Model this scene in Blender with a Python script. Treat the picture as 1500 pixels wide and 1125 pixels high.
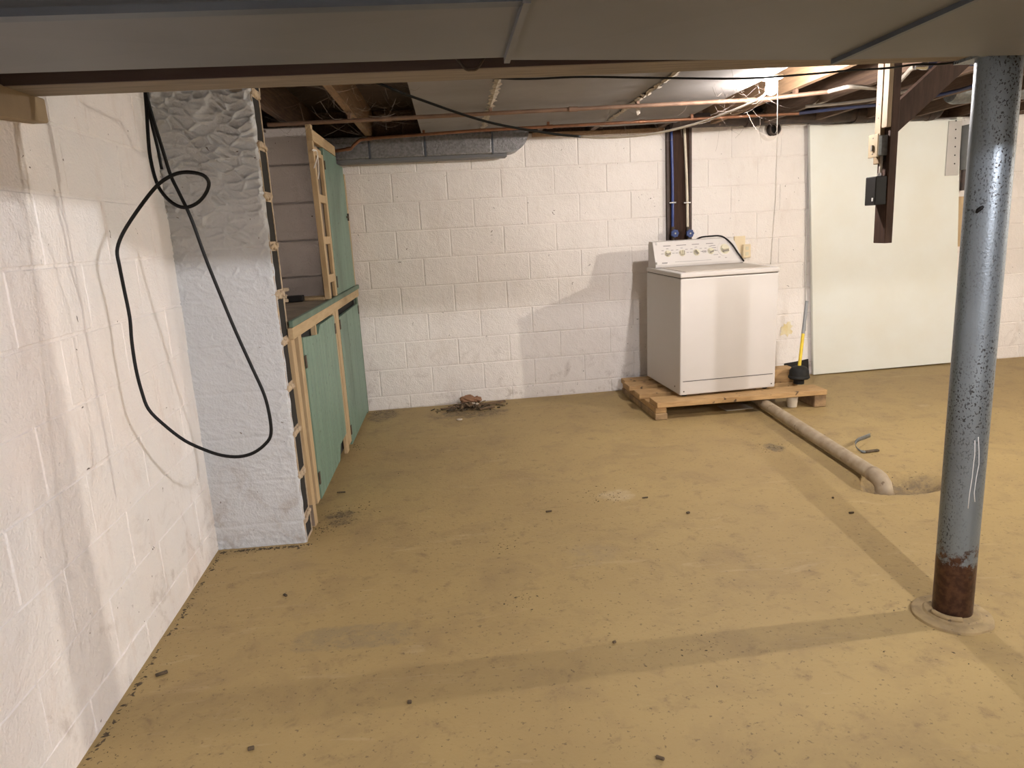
import bpy, bmesh, math, random
import numpy as np
from mathutils import Vector, Matrix, Euler, noise

random.seed(7)
for o in list(bpy.data.objects): bpy.data.objects.remove(o)
scene = bpy.context.scene
COL = scene.collection

# ------------------------------------------------------------------ camera
F = 1034.0; CX, CY = 750.0, 562.5; EYE = Vector((0, 0, 1.30))
down_c = Vector((1013 - CX, 5347 - CY, F)).normalized()
fw_c = (Vector((0, 0, 1)) - down_c * down_c[2]).normalized()
rt_c = down_c.cross(fw_c).normalized()
yaw = math.atan(1058 / 14000)
dY_c = fw_c * math.cos(yaw) - rt_c * math.sin(yaw)
dX_c = rt_c * math.cos(yaw) + fw_c * math.sin(yaw)
RW = Matrix((dX_c, dY_c, -down_c))                    # camera (x right, y down, z forward) -> world
cam_d = bpy.data.cameras.new('camera'); cam = bpy.data.objects.new('camera', cam_d); COL.objects.link(cam)
m3 = RW @ Matrix(((1, 0, 0), (0, -1, 0), (0, 0, -1)))
cam.matrix_world = Matrix.Translation(EYE) @ m3.to_4x4()
cam_d.sensor_fit = 'HORIZONTAL'; cam_d.sensor_width = 36; cam_d.lens = F / 1500 * 36
cam_d.clip_start = 0.02; cam_d.clip_end = 60
scene.camera = cam

# ------------------------------------------------------------------ world, exposure
w = bpy.data.worlds.new('world'); scene.world = w; w.use_nodes = True
w.node_tree.nodes['Background'].inputs[0].default_value = (0.5, 0.55, 0.6, 1)
w.node_tree.nodes['Background'].inputs[1].default_value = 0.02
vs = scene.view_settings
vs.view_transform = 'Standard'; vs.look = 'None'; vs.gamma = 1; vs.use_curve_mapping = False
vs.exposure = 1.85
LAMP_COLOR = {'main': (1.0, 0.925, 0.88), 'right': (1.0, 0.92, 0.79), 'behind': (1.0, 0.97, 0.98)}
LAMP_W = {'main': 23.5, 'right': 63.0, 'behind': 63.0}     # watts of the three bare bulbs
LAMP_POS = {'main': Vector((1.686, 3.70, 1.938)), 'right': Vector((4.4, 2.1, 1.93)), 'behind': Vector((1.25, -0.5, 1.93))}

# ------------------------------------------------------------------ pixel helpers (direction only; depth from what the thing touches)
def ray(x, y): return RW @ Vector((x - CX, y - CY, F)).normalized()
def onz(x, y, z=0.0): d = ray(x, y); return EYE + d * ((z - EYE.z) / d.z)
def ony(x, y, Y): d = ray(x, y); return EYE + d * (Y / d.y)
def onx(x, y, X): d = ray(x, y); return EYE + d * (X / d.x)
def onp(x, y, p, n): d = ray(x, y); return EYE + d * ((p - EYE).dot(n) / d.dot(n))

# ------------------------------------------------------------------ materials
MATS = {}
def ramp(nt, fac, p0, p1, c0=(0, 0, 0, 1), c1=(1, 1, 1, 1)):
    r = nt.nodes.new('ShaderNodeValToRGB'); r.color_ramp.elements[0].position = p0; r.color_ramp.elements[1].position = p1
    r.color_ramp.elements[0].color = c0; r.color_ramp.elements[1].color = c1
    nt.links.new(fac, r.inputs[0]); return r.outputs[0]
def noise_tex(nt, vec, scale, detail=4, rough=0.55, dist=0.0):
    n = nt.nodes.new('ShaderNodeTexNoise'); n.inputs['Scale'].default_value = scale; n.inputs['Detail'].default_value = detail
    n.inputs['Roughness'].default_value = rough; n.inputs['Distortion'].default_value = dist
    nt.links.new(vec, n.inputs['Vector']); return n.outputs[0]
def mixc(nt, fac, a, b):
    m = nt.nodes.new('ShaderNodeMix'); m.data_type = 'RGBA'
    for sock, v in ((m.inputs[0], fac), (m.inputs[6], a), (m.inputs[7], b)):
        if isinstance(v, (int, float)): sock.default_value = v
        elif isinstance(v, tuple): sock.default_value = v if len(v) == 4 else (*v, 1)
        else: nt.links.new(v, sock)
    return m.outputs[2]
def math_n(nt, op, a, b=None, clamp=False):
    m = nt.nodes.new('ShaderNodeMath'); m.operation = op; m.use_clamp = clamp
    for i, v in enumerate((a, b)):
        if v is None: continue
        if isinstance(v, (int, float)): m.inputs[i].default_value = v
        else: nt.links.new(v, m.inputs[i])
    return m.outputs[0]
def new_mat(name):
    m = bpy.data.materials.new(name); m.use_nodes = True; nt = m.node_tree
    b = nt.nodes['Principled BSDF']
    g = nt.nodes.new('ShaderNodeNewGeometry')
    MATS[name] = m
    return m, nt, b, g.outputs['Position']
def stretched(nt, pos, sx, sy, sz):
    mp = nt.nodes.new('ShaderNodeMapping'); mp.inputs['Scale'].default_value = (sx, sy, sz)
    nt.links.new(pos, mp.inputs['Vector']); return mp.outputs[0]
def add_bump(nt, b, h, strength=0.3, dist=0.01, prev=None):
    bp = nt.nodes.new('ShaderNodeBump'); bp.inputs['Strength'].default_value = strength; bp.inputs['Distance'].default_value = dist
    nt.links.new(h, bp.inputs['Height'])
    if prev: nt.links.new(prev, bp.inputs['Normal'])
    nt.links.new(bp.outputs[0], b.inputs['Normal']); return bp.outputs[0]
def simple(name, c, c2=None, scale=8, rough=0.6, metal=0.0, bump=0.0, bscale=60, stretch=None, specks=None, speck_scale=90, spec=0.5):
    m, nt, b, pos = new_mat(name)
    v = stretched(nt, pos, *stretch) if stretch else pos
    if c2:
        col = mixc(nt, ramp(nt, noise_tex(nt, v, scale), 0.35, 0.65), c, c2)
    else:
        col = mixc(nt, 0.0, c, c)
    if specks:
        col = mixc(nt, ramp(nt, noise_tex(nt, pos, speck_scale, 2), 0.66, 0.70), col, specks)
    nt.links.new(col, b.inputs['Base Color'])
    b.inputs['Roughness'].default_value = rough; b.inputs['Metallic'].default_value = metal
    b.inputs['Specular IOR Level'].default_value = spec
    if bump: add_bump(nt, b, noise_tex(nt, v, bscale, 3), bump, 0.004)
    return m
def paint_block(name, c, c2, dirt, dirt_amt=0.5, rough=0.45):
    m, nt, b, pos = new_mat(name)
    col = mixc(nt, ramp(nt, noise_tex(nt, pos, 1.7, 5, 0.6), 0.35, 0.68), c, c2)
    st = stretched(nt, pos, 3.0, 3.0, 1.0)
    col = mixc(nt, math_n(nt, 'MULTIPLY', ramp(nt, noise_tex(nt, st, 2.6, 6, 0.65, 0.4), 0.55, 0.80), dirt_amt), col, dirt)
    # low scuffs and damp marks, patchy, reaching some way up from the floor
    sep = nt.nodes.new('ShaderNodeSeparateXYZ'); nt.links.new(pos, sep.inputs[0])
    low = math_n(nt, 'SUBTRACT', 1.0, math_n(nt, 'MULTIPLY', sep.outputs[2], 1.6), True)
    patch = ramp(nt, noise_tex(nt, pos, 7.0, 6, 0.7, 0.6), 0.55, 0.70)
    col = mixc(nt, math_n(nt, 'MULTIPLY', math_n(nt, 'MULTIPLY', low, patch), 0.62), col, (0.30, 0.235, 0.19))
    # pin holes and chips
    col = mixc(nt, ramp(nt, noise_tex(nt, pos, 38, 2, 0.5, 0.8), 0.745, 0.765), col, (0.12, 0.09, 0.08))
    nt.links.new(col, b.inputs['Base Color']); b.inputs['Roughness'].default_value = rough
    h = math_n(nt, 'ADD', noise_tex(nt, pos, 120, 3), math_n(nt, 'MULTIPLY', noise_tex(nt, pos, 14, 5, 0.6, 0.5), 2.2))
    add_bump(nt, b, h, 0.55, 0.007)
    return m
paint_block('white_block_paint', (0.83, 0.785, 0.755), (0.76, 0.715, 0.685), (0.60, 0.52, 0.46), 0.45)
paint_block('left_block_paint', (0.85, 0.79, 0.76), (0.79, 0.78, 0.785), (0.64, 0.53, 0.48), 0.55)
paint_block('pier_plaster', (0.60, 0.62, 0.65), (0.53, 0.55, 0.58), (0.44, 0.40, 0.36), 0.35, 0.5)
paint_block('niche_block_paint', (0.66, 0.61, 0.60), (0.60, 0.56, 0.55), (0.42, 0.37, 0.33), 0.5)
simple('hollow_tile', (0.52, 0.41, 0.28), (0.36, 0.28, 0.20), 22, 0.9, bump=0.6)
simple('hollow_shade', (0.02, 0.018, 0.016), None, rough=1)  # near-black that paints the shade inside holes and hollows
simple('pine', (0.50, 0.37, 0.215), (0.43, 0.305, 0.17), 6, 0.6, bump=0.15, stretch=(9, 9, 1.2))
simple('pine_flat', (0.49, 0.36, 0.205), (0.42, 0.30, 0.165), 6, 0.65, bump=0.2, stretch=(9, 1.2, 9))
simple('pallet_wood', (0.52, 0.33, 0.15), (0.38, 0.23, 0.10), 6, 0.7, bump=0.3, stretch=(1.4, 12, 12), specks=(0.10, 0.06, 0.03), speck_scale=16)
simple('pallet_block_wood', (0.42, 0.28, 0.14), (0.16, 0.10, 0.055), 9, 0.8, bump=0.3)
simple('weathered_wood', (0.26, 0.21, 0.165), (0.17, 0.13, 0.10), 6, 0.8, bump=0.3, stretch=(6, 6, 1.2))
simple('old_block', (0.34, 0.255, 0.155), (0.26, 0.195, 0.12), 5, 0.8, bump=0.3)
simple('beam_dark', (0.055, 0.035, 0.028), (0.045, 0.022, 0.018), 5, 0.6, bump=0.2, stretch=(1, 8, 8))
simple('beam_tan', (0.25, 0.205, 0.155), (0.18, 0.145, 0.11), 6, 0.8, bump=0.35, stretch=(1, 14, 14))
simple('joist_wood', (0.16, 0.10, 0.065), (0.09, 0.055, 0.038), 6, 0.8, bump=0.3, stretch=(12, 1, 12))
simple('joist_light', (0.30, 0.19, 0.105), (0.22, 0.135, 0.075), 6, 0.8, bump=0.3, stretch=(12, 1, 12))
simple('subfloor_wood', (0.10, 0.065, 0.045), (0.06, 0.04, 0.03), 5, 0.9, stretch=(1, 8, 1))
simple('dark_plank', (0.058, 0.030, 0.020), (0.034, 0.018, 0.012), 6, 0.75, bump=0.15, stretch=(10, 10, 1), spec=0.2)
simple('strip_wood', (0.24, 0.165, 0.085), (0.195, 0.13, 0.065), 6, 0.65, bump=0.15, stretch=(9, 9, 1.2))
simple('plate_ivory', (0.32, 0.25, 0.155), None, rough=0.5)
simple('tube_dull', (0.30, 0.27, 0.23), (0.24, 0.21, 0.18), 20, 0.5)
simple('ceiling_sheet', (0.25, 0.235, 0.23), (0.20, 0.187, 0.18), 2.5, 0.75, bump=0.15, bscale=40)
simple('flaking_tape', (0.50, 0.45, 0.38), (0.30, 0.25, 0.20), 40, 0.9, bump=0.5)
simple('duct_metal', (0.155, 0.158, 0.165), (0.130, 0.132, 0.138), 1.6, 0.55, 0.25, bump=0.05, bscale=25)
simple('duct_seam', (0.10, 0.115, 0.135), (0.07, 0.08, 0.10), 6, 0.5, 0.4)
simple('foil_wrap', (0.27, 0.265, 0.27), (0.17, 0.168, 0.17), 60, 0.38, 0.55, bump=0.7, bscale=90)
simple('copper', (0.33, 0.155, 0.085), (0.22, 0.11, 0.065), 14, 0.45, 0.6)
simple('old_copper', (0.25, 0.155, 0.105), (0.185, 0.115, 0.08), 14, 0.6, 0.35)
simple('cast_iron', (0.055, 0.045, 0.045), (0.09, 0.065, 0.055), 12, 0.7, 0.2, bump=0.4)
simple('black_rubber', (0.006, 0.006, 0.0065), None, rough=0.55, spec=0.25)
simple('worn_rubber', (0.012, 0.012, 0.012), (0.02, 0.019, 0.017), 20, 0.65, spec=0.25)
simple('white_cable', (0.52, 0.47, 0.41), (0.42, 0.37, 0.31), 20, 0.5)
simple('white_pipe', (0.70, 0.64, 0.52), (0.62, 0.55, 0.43), 20, 0.4)
simple('blue_pipe', (0.030, 0.060, 0.24), (0.025, 0.05, 0.19), 20, 0.35)
simple('blue_dusty', (0.030, 0.042, 0.105), (0.045, 0.045, 0.075), 9, 0.6, spec=0.25)
simple('blue_handle', (0.025, 0.05, 0.17), None, rough=0.35)
simple('chrome', (0.6, 0.6, 0.6), None, rough=0.25, metal=0.9)
simple('galv_box', (0.20, 0.21, 0.215), (0.13, 0.14, 0.145), 60, 0.45, 0.5)
simple('ivory', (0.74, 0.62, 0.42), None, rough=0.45)
simple('black_box', (0.009, 0.008, 0.008), (0.013, 0.012, 0.011), 12, 0.5, spec=0.25)
simple('panel_white', (0.73, 0.755, 0.72), (0.70, 0.705, 0.64), 2.2, 0.42, bump=0.12, bscale=30)
simple('plate_grey', (0.50, 0.48, 0.46), (0.45, 0.43, 0.41), 6, 0.5)
simple('box_grey', (0.30, 0.32, 0.33), (0.24, 0.255, 0.26), 8, 0.5)
simple('appliance_white', (0.60, 0.57, 0.55), (0.58, 0.55, 0.525), 3, 0.42, spec=0.35)
simple('appliance_top', (0.54, 0.49, 0.43), (0.44, 0.38, 0.31), 5, 0.5)
simple('appliance_gap', (0.10, 0.09, 0.085), None, rough=0.7)
simple('knob_cream', (0.62, 0.58, 0.44), None, rough=0.35)
simple('knob_grey', (0.22, 0.20, 0.17), None, rough=0.4)
simple('ink', (0.13, 0.12, 0.12), None, rough=0.6)
simple('paint_green', (0.175, 0.275, 0.215), (0.145, 0.23, 0.178), 5, 0.5, bump=0.12, stretch=(3, 3, 0.6), specks=(0.09, 0.15, 0.11), speck_scale=30)
simple('paint_green_dull', (0.135, 0.20, 0.145), (0.10, 0.15, 0.11), 6, 0.6, bump=0.2)
simple('counter_dusty', (0.20, 0.155, 0.105), (0.125, 0.095, 0.065), 8, 0.85, bump=0.2)
simple('hinge_iron', (0.06, 0.05, 0.04), (0.10, 0.07, 0.05), 60, 0.6, 0.4)
simple('plunger_grey', (0.24, 0.25, 0.26), None, rough=0.5)
simple('plunger_yellow', (0.75, 0.56, 0.03), (0.62, 0.45, 0.03), 30, 0.45)
simple('drain_plastic', (0.42, 0.34, 0.24), (0.30, 0.225, 0.145), 12, 0.6, bump=0.2, specks=(0.20, 0.14, 0.085), speck_scale=30)
simple('cup_plastic', (0.62, 0.56, 0.46), None, rough=0.4)
simple('paper_sheet', (0.50, 0.44, 0.35), None, rough=0.8)
simple('debris_wood', (0.20, 0.125, 0.065), (0.09, 0.06, 0.04), 30, 0.9)
simple('debris_leaf', (0.30, 0.15, 0.08), (0.22, 0.12, 0.07), 25, 0.8)
simple('debris_dark', (0.055, 0.040, 0.025), (0.12, 0.085, 0.05), 60, 0.95)
simple('debris_pale', (0.55, 0.47, 0.38), None, rough=0.8)
simple('string_white', (0.75, 0.72, 0.68), None, rough=0.8)
simple('cobweb', (0.20, 0.165, 0.14), None, rough=0.9)
simple('porcelain', (0.80, 0.78, 0.74), None, rough=0.3)
simple('yellow_stain', (0.70, 0.58, 0.30), (0.76, 0.70, 0.52), 20, 0.7, bump=0.3)
simple('concrete_collar', (0.36, 0.262, 0.128), (0.25, 0.18, 0.095), 18, 0.8, bump=0.4, specks=(0.14, 0.10, 0.06), speck_scale=60)
simple('pale_bead', (0.62, 0.62, 0.62), None, rough=0.5)

# floor: worn tan paint on concrete
m, nt, b, pos = new_mat('floor_paint')
col = mixc(nt, ramp(nt, noise_tex(nt, pos, 0.9, 5, 0.6), 0.35, 0.68), (0.400, 0.290, 0.128), (0.345, 0.245, 0.112))
col = mixc(nt, math_n(nt, 'MULTIPLY', ramp(nt, noise_tex(nt, pos, 3.2, 7, 0.68, 0.5), 0.50, 0.70), 0.55), col, (0.245, 0.168, 0.090))
col = mixc(nt, math_n(nt, 'MULTIPLY', ramp(nt, noise_tex(nt, pos, 11, 6, 0.7, 0.3), 0.56, 0.70), 0.6), col, (0.205, 0.138, 0.075))
col = mixc(nt, math_n(nt, 'MULTIPLY', ramp(nt, noise_tex(nt, pos, 60, 4, 0.65), 0.60, 0.70), 0.75), col, (0.11, 0.075, 0.045))
col = mixc(nt, math_n(nt, 'MULTIPLY', ramp(nt, noise_tex(nt, stretched(nt, pos, 1, 5, 1), 2.2, 6, 0.7, 1.2), 0.60, 0.70), 0.35), col, (0.52, 0.40, 0.24))
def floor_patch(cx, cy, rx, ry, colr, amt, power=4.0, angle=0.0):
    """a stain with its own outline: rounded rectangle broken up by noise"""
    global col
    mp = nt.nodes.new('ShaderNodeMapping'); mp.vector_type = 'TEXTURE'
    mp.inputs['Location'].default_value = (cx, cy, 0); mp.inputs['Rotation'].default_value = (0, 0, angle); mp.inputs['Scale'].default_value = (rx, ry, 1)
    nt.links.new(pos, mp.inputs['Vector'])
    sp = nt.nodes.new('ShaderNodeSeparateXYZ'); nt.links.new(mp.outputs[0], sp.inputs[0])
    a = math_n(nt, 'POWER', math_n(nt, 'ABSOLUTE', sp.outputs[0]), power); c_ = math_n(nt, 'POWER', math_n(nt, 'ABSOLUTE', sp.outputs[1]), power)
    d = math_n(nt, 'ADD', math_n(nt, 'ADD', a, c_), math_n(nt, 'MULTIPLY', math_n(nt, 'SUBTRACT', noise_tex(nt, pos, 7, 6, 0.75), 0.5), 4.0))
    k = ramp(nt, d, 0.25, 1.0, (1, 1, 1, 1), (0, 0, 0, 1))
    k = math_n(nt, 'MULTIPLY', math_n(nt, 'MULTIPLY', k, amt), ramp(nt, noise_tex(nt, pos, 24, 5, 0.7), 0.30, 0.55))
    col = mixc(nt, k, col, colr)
GREYB = (0.20, 0.165, 0.115)
p = onz(540, 930); floor_patch(p.x - .05, p.y, 0.20, 0.075, GREYB, 0.45, 6)
p = onz(870, 810); floor_patch(p.x, p.y, 0.11, 0.13, (0.27, 0.21, 0.14), 0.35, 2)
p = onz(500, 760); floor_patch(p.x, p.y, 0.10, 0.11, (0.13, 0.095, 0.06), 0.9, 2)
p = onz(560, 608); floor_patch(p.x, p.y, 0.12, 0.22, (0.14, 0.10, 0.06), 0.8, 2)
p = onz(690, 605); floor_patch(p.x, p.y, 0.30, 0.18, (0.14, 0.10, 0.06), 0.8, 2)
p = onz(900, 725); floor_patch(p.x, p.y, 0.10, 0.08, (0.50, 0.40, 0.26), 0.6, 2)
p = onz(1320, 706); floor_patch(p.x, p.y, 0.22, 0.16, (0.19, 0.14, 0.085), 1.0, 2)
p = onz(1135, 655); floor_patch(p.x, p.y, 0.06, 0.08, (0.17, 0.13, 0.08), 0.9, 2)
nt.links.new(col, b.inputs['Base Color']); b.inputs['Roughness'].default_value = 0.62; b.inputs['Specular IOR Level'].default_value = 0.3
add_bump(nt, b, math_n(nt, 'ADD', noise_tex(nt, pos, 90, 4, 0.6), math_n(nt, 'MULTIPLY', noise_tex(nt, pos, 12, 6, 0.65, 0.4), 2.0)), 0.28, 0.006)

# steel column: blue-grey paint, dark pits, rust at the foot
m, nt, b, pos = new_mat('column_paint')
col = mixc(nt, ramp(nt, noise_tex(nt, stretched(nt, pos, 4, 4, 1), 3, 4), 0.35, 0.65), (0.215, 0.255, 0.295), (0.18, 0.21, 0.24))
pits = ramp(nt, noise_tex(nt, stretched(nt, pos, 1, 1, 0.7), 190, 2, 0.5), 0.57, 0.61)
zone = ramp(nt, noise_tex(nt, stretched(nt, pos, 6, 6, 1.2), 2.0, 4, 0.6), 0.38, 0.60)
col = mixc(nt, math_n(nt, 'MULTIPLY', pits, zone), col, (0.03, 0.028, 0.03))
sep = nt.nodes.new('ShaderNodeSeparateXYZ'); nt.links.new(pos, sep.inputs[0])
rz = math_n(nt, 'ADD', math_n(nt, 'MULTIPLY', sep.outputs[2], 2.5), math_n(nt, 'MULTIPLY', noise_tex(nt, pos, 26, 6, 0.75), 1.1))
rust = ramp(nt, rz, 1.05, 1.16, (1, 1, 1, 1), (0, 0, 0, 1))
rr = nt.nodes[-1]
rustc = mixc(nt, ramp(nt, noise_tex(nt, pos, 50, 4), 0.4, 0.6), (0.055, 0.027, 0.018), (0.10, 0.05, 0.03))
# ColorRamp clamps at 1, so bring the height measure into 0..1 first
nt.links.new(math_n(nt, 'MULTIPLY', rz, 0.5), rr.inputs[0]) if False else None
for n_ in nt.nodes:
    if n_.type == 'VALTORGB' and abs(n_.color_ramp.elements[1].position - 1.0) < 1e-6 and n_.color_ramp.elements[0].color[0] == 1:
        n_.color_ramp.elements[0].position = 0.53; n_.color_ramp.elements[1].position = 0.58
        nt.links.new(math_n(nt, 'MULTIPLY', rz, 0.5), n_.inputs[0])
col = mixc(nt, rust, col, rustc)
nt.links.new(col, b.inputs['Base Color'])
b.inputs['Roughness'].default_value = 0.40; b.inputs['Metallic'].default_value = 0.65
add_bump(nt, b, noise_tex(nt, pos, 130, 3), 0.25, 0.003)

def emit(name, colr, strength):
    m = bpy.data.materials.new(name); m.use_nodes = True; nt = m.node_tree; nt.nodes.clear()
    e = nt.nodes.new('ShaderNodeEmission'); e.inputs[0].default_value = (*colr, 1); e.inputs[1].default_value = strength
    o = nt.nodes.new('ShaderNodeOutputMaterial'); nt.links.new(e.outputs[0], o.inputs[0]); MATS[name] = m
    return m

# ------------------------------------------------------------------ object helpers
WM = {}
def finish(o, parent, world):
    COL.objects.link(o)
    if parent is not None:
        o.parent = parent; o.matrix_basis = WM[parent.name].inverted() @ world
    else: o.matrix_basis = world
    WM[o.name] = world
    return o
def tag(o, label=None, cat=None, group=None, kind=None):
    if label: o['label'] = label
    if cat: o['category'] = cat
    if group: o['group'] = group
    if kind: o['kind'] = kind
    return o
def thing(name, loc, label, cat, group=None, kind=None):
    o = bpy.data.objects.new(name, None); o.empty_display_size = 0.05
    finish(o, None, Matrix.Translation(Vector(loc)))
    return tag(o, label, cat, group, kind)
class MB:
    def __init__(s, xf=None): s.v = []; s.f = []; s.xf = xf
    def add(s, vs_, fs_):
        k = len(s.v); s.v += [Vector(q) for q in vs_]; s.f += [tuple(i + k for i in q) for q in fs_]; return s
    def box(s, c, size, rot=None):
        hx, hy, hz = (q / 2 for q in size); c = Vector(c)
        R = rot if rot is not None else Matrix.Identity(3)
        pts = [c + R @ Vector((x, y, z)) for z in (-hz, hz) for y in (-hy, hy) for x in (-hx, hx)]
        return s.add(pts, [(0, 2, 3, 1), (4, 5, 7, 6), (0, 1, 5, 4), (2, 6, 7, 3), (0, 4, 6, 2), (1, 3, 7, 5)])
    def bb(s, a, b_):
        a = Vector(a); b_ = Vector(b_)
        return s.box((a + b_) / 2, [abs(q) for q in (b_ - a)])
    def bar(s, p, q, w_, h_, up=(0, 0, 1)):
        """box from p to q, width w_ sideways, height h_ along up"""
        p = Vector(p); q = Vector(q); d = (q - p); L = d.length; d.normalize()
        side = d.cross(Vector(up)).normalized(); u = side.cross(d)
        R = Matrix((d, side, u)).transposed()
        return s.box((p + q) / 2, (L, w_, h_), R)
    def prism(s, poly, off):
        """polygon (list of points) extruded by vector off"""
        n = len(poly); off = Vector(off); a = [Vector(q) for q in poly]
        s.add(a + [q + off for q in a], [tuple(range(n - 1, -1, -1)), tuple(range(n, 2 * n))] + [(i, (i + 1) % n, n + (i + 1) % n, n + i) for i in range(n)])
        return s
    def tube(s, path, r, n=10, cap=True):
        path = [Vector(q) for q in path]; rs = r if isinstance(r, (list, tuple)) else [r] * len(path)
        ref = None; rings = []
        for i, q in enumerate(path):
            t = (path[min(i + 1, len(path) - 1)] - path[max(i - 1, 0)]).normalized()
            if ref is None:
                ref = t.orthogonal().normalized()
            ref = (ref - t * ref.dot(t)); ref = ref.normalized() if ref.length > 1e-6 else t.orthogonal().normalized()
            bi = t.cross(ref)
            rings.append([q + (ref * math.cos(2 * math.pi * k / n) + bi * math.sin(2 * math.pi * k / n)) * rs[i] for k in range(n)])
        vs_ = [q for rg in rings for q in rg]
        fs_ = [(i * n + k, i * n + (k + 1) % n, (i + 1) * n + (k + 1) % n, (i + 1) * n + k) for i in range(len(path) - 1) for k in range(n)]
        if cap: fs_ += [tuple(range(n - 1, -1, -1)), tuple(range((len(path) - 1) * n, len(path) * n))]
        return s.add(vs_, fs_)
    def lathe(s, prof, M=None, n=24, cap=True):
        """profile of (radius, height) turned about local z; M places it"""
        M = M or Matrix.Identity(4)
        vs_ = [M @ Vector((r * math.cos(2 * math.pi * k / n), r * math.sin(2 * math.pi * k / n), h)) for r, h in prof for k in range(n)]
        fs_ = [(i * n + k, i * n + (k + 1) % n, (i + 1) * n + (k + 1) % n, (i + 1) * n + k) for i in range(len(prof) - 1) for k in range(n)]
        if cap: fs_ += [tuple(range(n - 1, -1, -1)), tuple(range((len(prof) - 1) * n, len(prof) * n))]
        return s.add(vs_, fs_)
    def build(s, name, mat, parent=None, smooth=False, bevel=0.0, seg=1, kind=None):
        pts = [s.xf @ q for q in s.v] if s.xf else s.v
        xs = [q.x for q in pts]; ys = [q.y for q in pts]; zs = [q.z for q in pts]
        org = Vector(((min(xs) + max(xs)) / 2, (min(ys) + max(ys)) / 2, min(zs)))
        me = bpy.data.meshes.new(name); me.from_pydata([q - org for q in pts], [], s.f)
        bm = bmesh.new(); bm.from_mesh(me); bmesh.ops.recalc_face_normals(bm, faces=bm.faces)
        if bevel: bmesh.ops.bevel(bm, geom=list(bm.edges), offset=bevel, segments=seg, affect='EDGES', profile=0.6)
        bm.to_mesh(me); bm.free()
        if smooth:
            for p_ in me.polygons: p_.use_smooth = True
            if smooth == 'auto':
                me.set_sharp_from_angle(angle=math.radians(35))
        me.materials.append(MATS[mat])
        o = bpy.data.objects.new(name, me)
        finish(o, parent, Matrix.Translation(org))
        if kind: o['kind'] = kind
        return o
def spline(pts, n=8):
    """Catmull-Rom through points"""
    P = [Vector(q) for q in pts]; P = [P[0] * 2 - P[1]] + P + [P[-1] * 2 - P[-2]]; out = []
    for i in range(1, len(P) - 2):
        for k in range(n):
            t = k / n; a, b_, c, d = P[i - 1:i + 3]
            out.append(0.5 * ((2 * b_) + (c - a) * t + (2 * a - 5 * b_ + 4 * c - d) * t * t + (3 * b_ - a - 3 * c + d) * t ** 3))
    return out + [P[-2]]
def axis_m(p, d):
    """matrix putting local z along d at p"""
    return Matrix.Translation(Vector(p)) @ Vector(d).to_track_quat('Z', 'Y').to_matrix().to_4x4()

# ================================================================== STRUCTURE
# ------------------------------------------------------------------ floor with the worn sump hollow
PIT = onz(1318, 707)
def floor_h(x, y):
    h = 0.0025 * noise.noise(Vector((x * 2.2, y * 2.2, 0))) - 0.0015
    dx = (x - PIT.x) / 0.20; dy = (y - PIT.y) / 0.125
    d = math.sqrt(dx * dx + dy * dy) + 0.12 * noise.noise(Vector((x * 9, y * 9, 3)))
    if d < 1.25: h -= 0.075 * max(0.0, min(1.0, (1.22 - d) / 0.5)) ** 1.3
    return h
def coords(a, b_, c0, c1, coarse, fine):
    out = list(np.arange(a, c0, coarse)) + list(np.arange(c0, c1, fine)) + list(np.arange(c1, b_, coarse)) + [b_]
    return out
fx = coords(-1.45, 5.6, 1.75, 2.55, 0.10, 0.014); fy = coords(-2.6, 6.1, 2.85, 3.35, 0.10, 0.014)
vs_ = [(x, y, floor_h(x, y)) for y in fy for x in fx]; nx = len(fx)
fs_ = [(j * nx + i, j * nx + i + 1, (j + 1) * nx + i + 1, (j + 1) * nx + i) for j in range(len(fy) - 1) for i in range(nx - 1)]
fl = MB().add(vs_, fs_).build('floor', 'floor_paint', smooth=True); tag(fl, 'tan painted worn concrete basement floor', None, kind='structure')

# ------------------------------------------------------------------ block walls
BLOCKS = {}
def block_mesh(wd, ht, mat, proud=0.022, ch=0.004):
    key = (round(wd, 3), round(ht, 3), mat)
    if key not in BLOCKS:
        a, c = wd / 2, ht / 2; t = proud
        vs_ = [(-a, 0, -c), (a, 0, -c), (a, 0, c), (-a, 0, c), (-a, -t + ch, -c), (a, -t + ch, -c), (a, -t + ch, c), (-a, -t + ch, c),
               (-a + ch, -t, -c + ch), (a - ch, -t, -c + ch), (a - ch, -t, c - ch), (-a + ch, -t, c - ch)]
        fs_ = [(8, 9, 10, 11)] + [(i, (i + 1) % 4, 4 + (i + 1) % 4, 4 + i) for i in range(4)] + [(4 + i, 4 + (i + 1) % 4, 8 + (i + 1) % 4, 8 + i) for i in range(4)]
        me = bpy.data.meshes.new('block'); me.from_pydata(vs_, [], fs_); me.materials.append(MATS[mat]); BLOCKS[key] = me
    return BLOCKS[key]
def lay_blocks(parent, frame, levels, u0, u1, pitch, phase, mat, gap=0.006, skip=None, face=0.022):
    """frame: local x along the wall, local -y out of the wall face, z up; phase(k) = a joint position of course k"""
    for k in range(len(levels) - 1):
        z0, z1 = levels[k], levels[k + 1]; ph = phase(k)
        j = math.ceil((u0 - ph) / pitch - 1e-6); cuts = [u0]
        while ph + j * pitch < u1 - 0.04:
            if ph + j * pitch > u0 + 0.04: cuts.append(ph + j * pitch)
            j += 1
        cuts.append(u1)
        for a, c in zip(cuts[:-1], cuts[1:]):
            if skip and skip(a, c, z0, z1): continue
            o = bpy.data.objects.new('block', block_mesh(c - a - gap, z1 - z0 - gap, mat))
            M = frame @ Matrix.Translation(((a + c) / 2, face - 0.022 + random.uniform(-.0010, .0012), (z0 + z1) / 2)) @ Euler((random.uniform(-.004, .004), random.uniform(-.003, .003), random.uniform(-.003, .003))).to_matrix().to_4x4()
            finish(o, parent, M)

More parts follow.
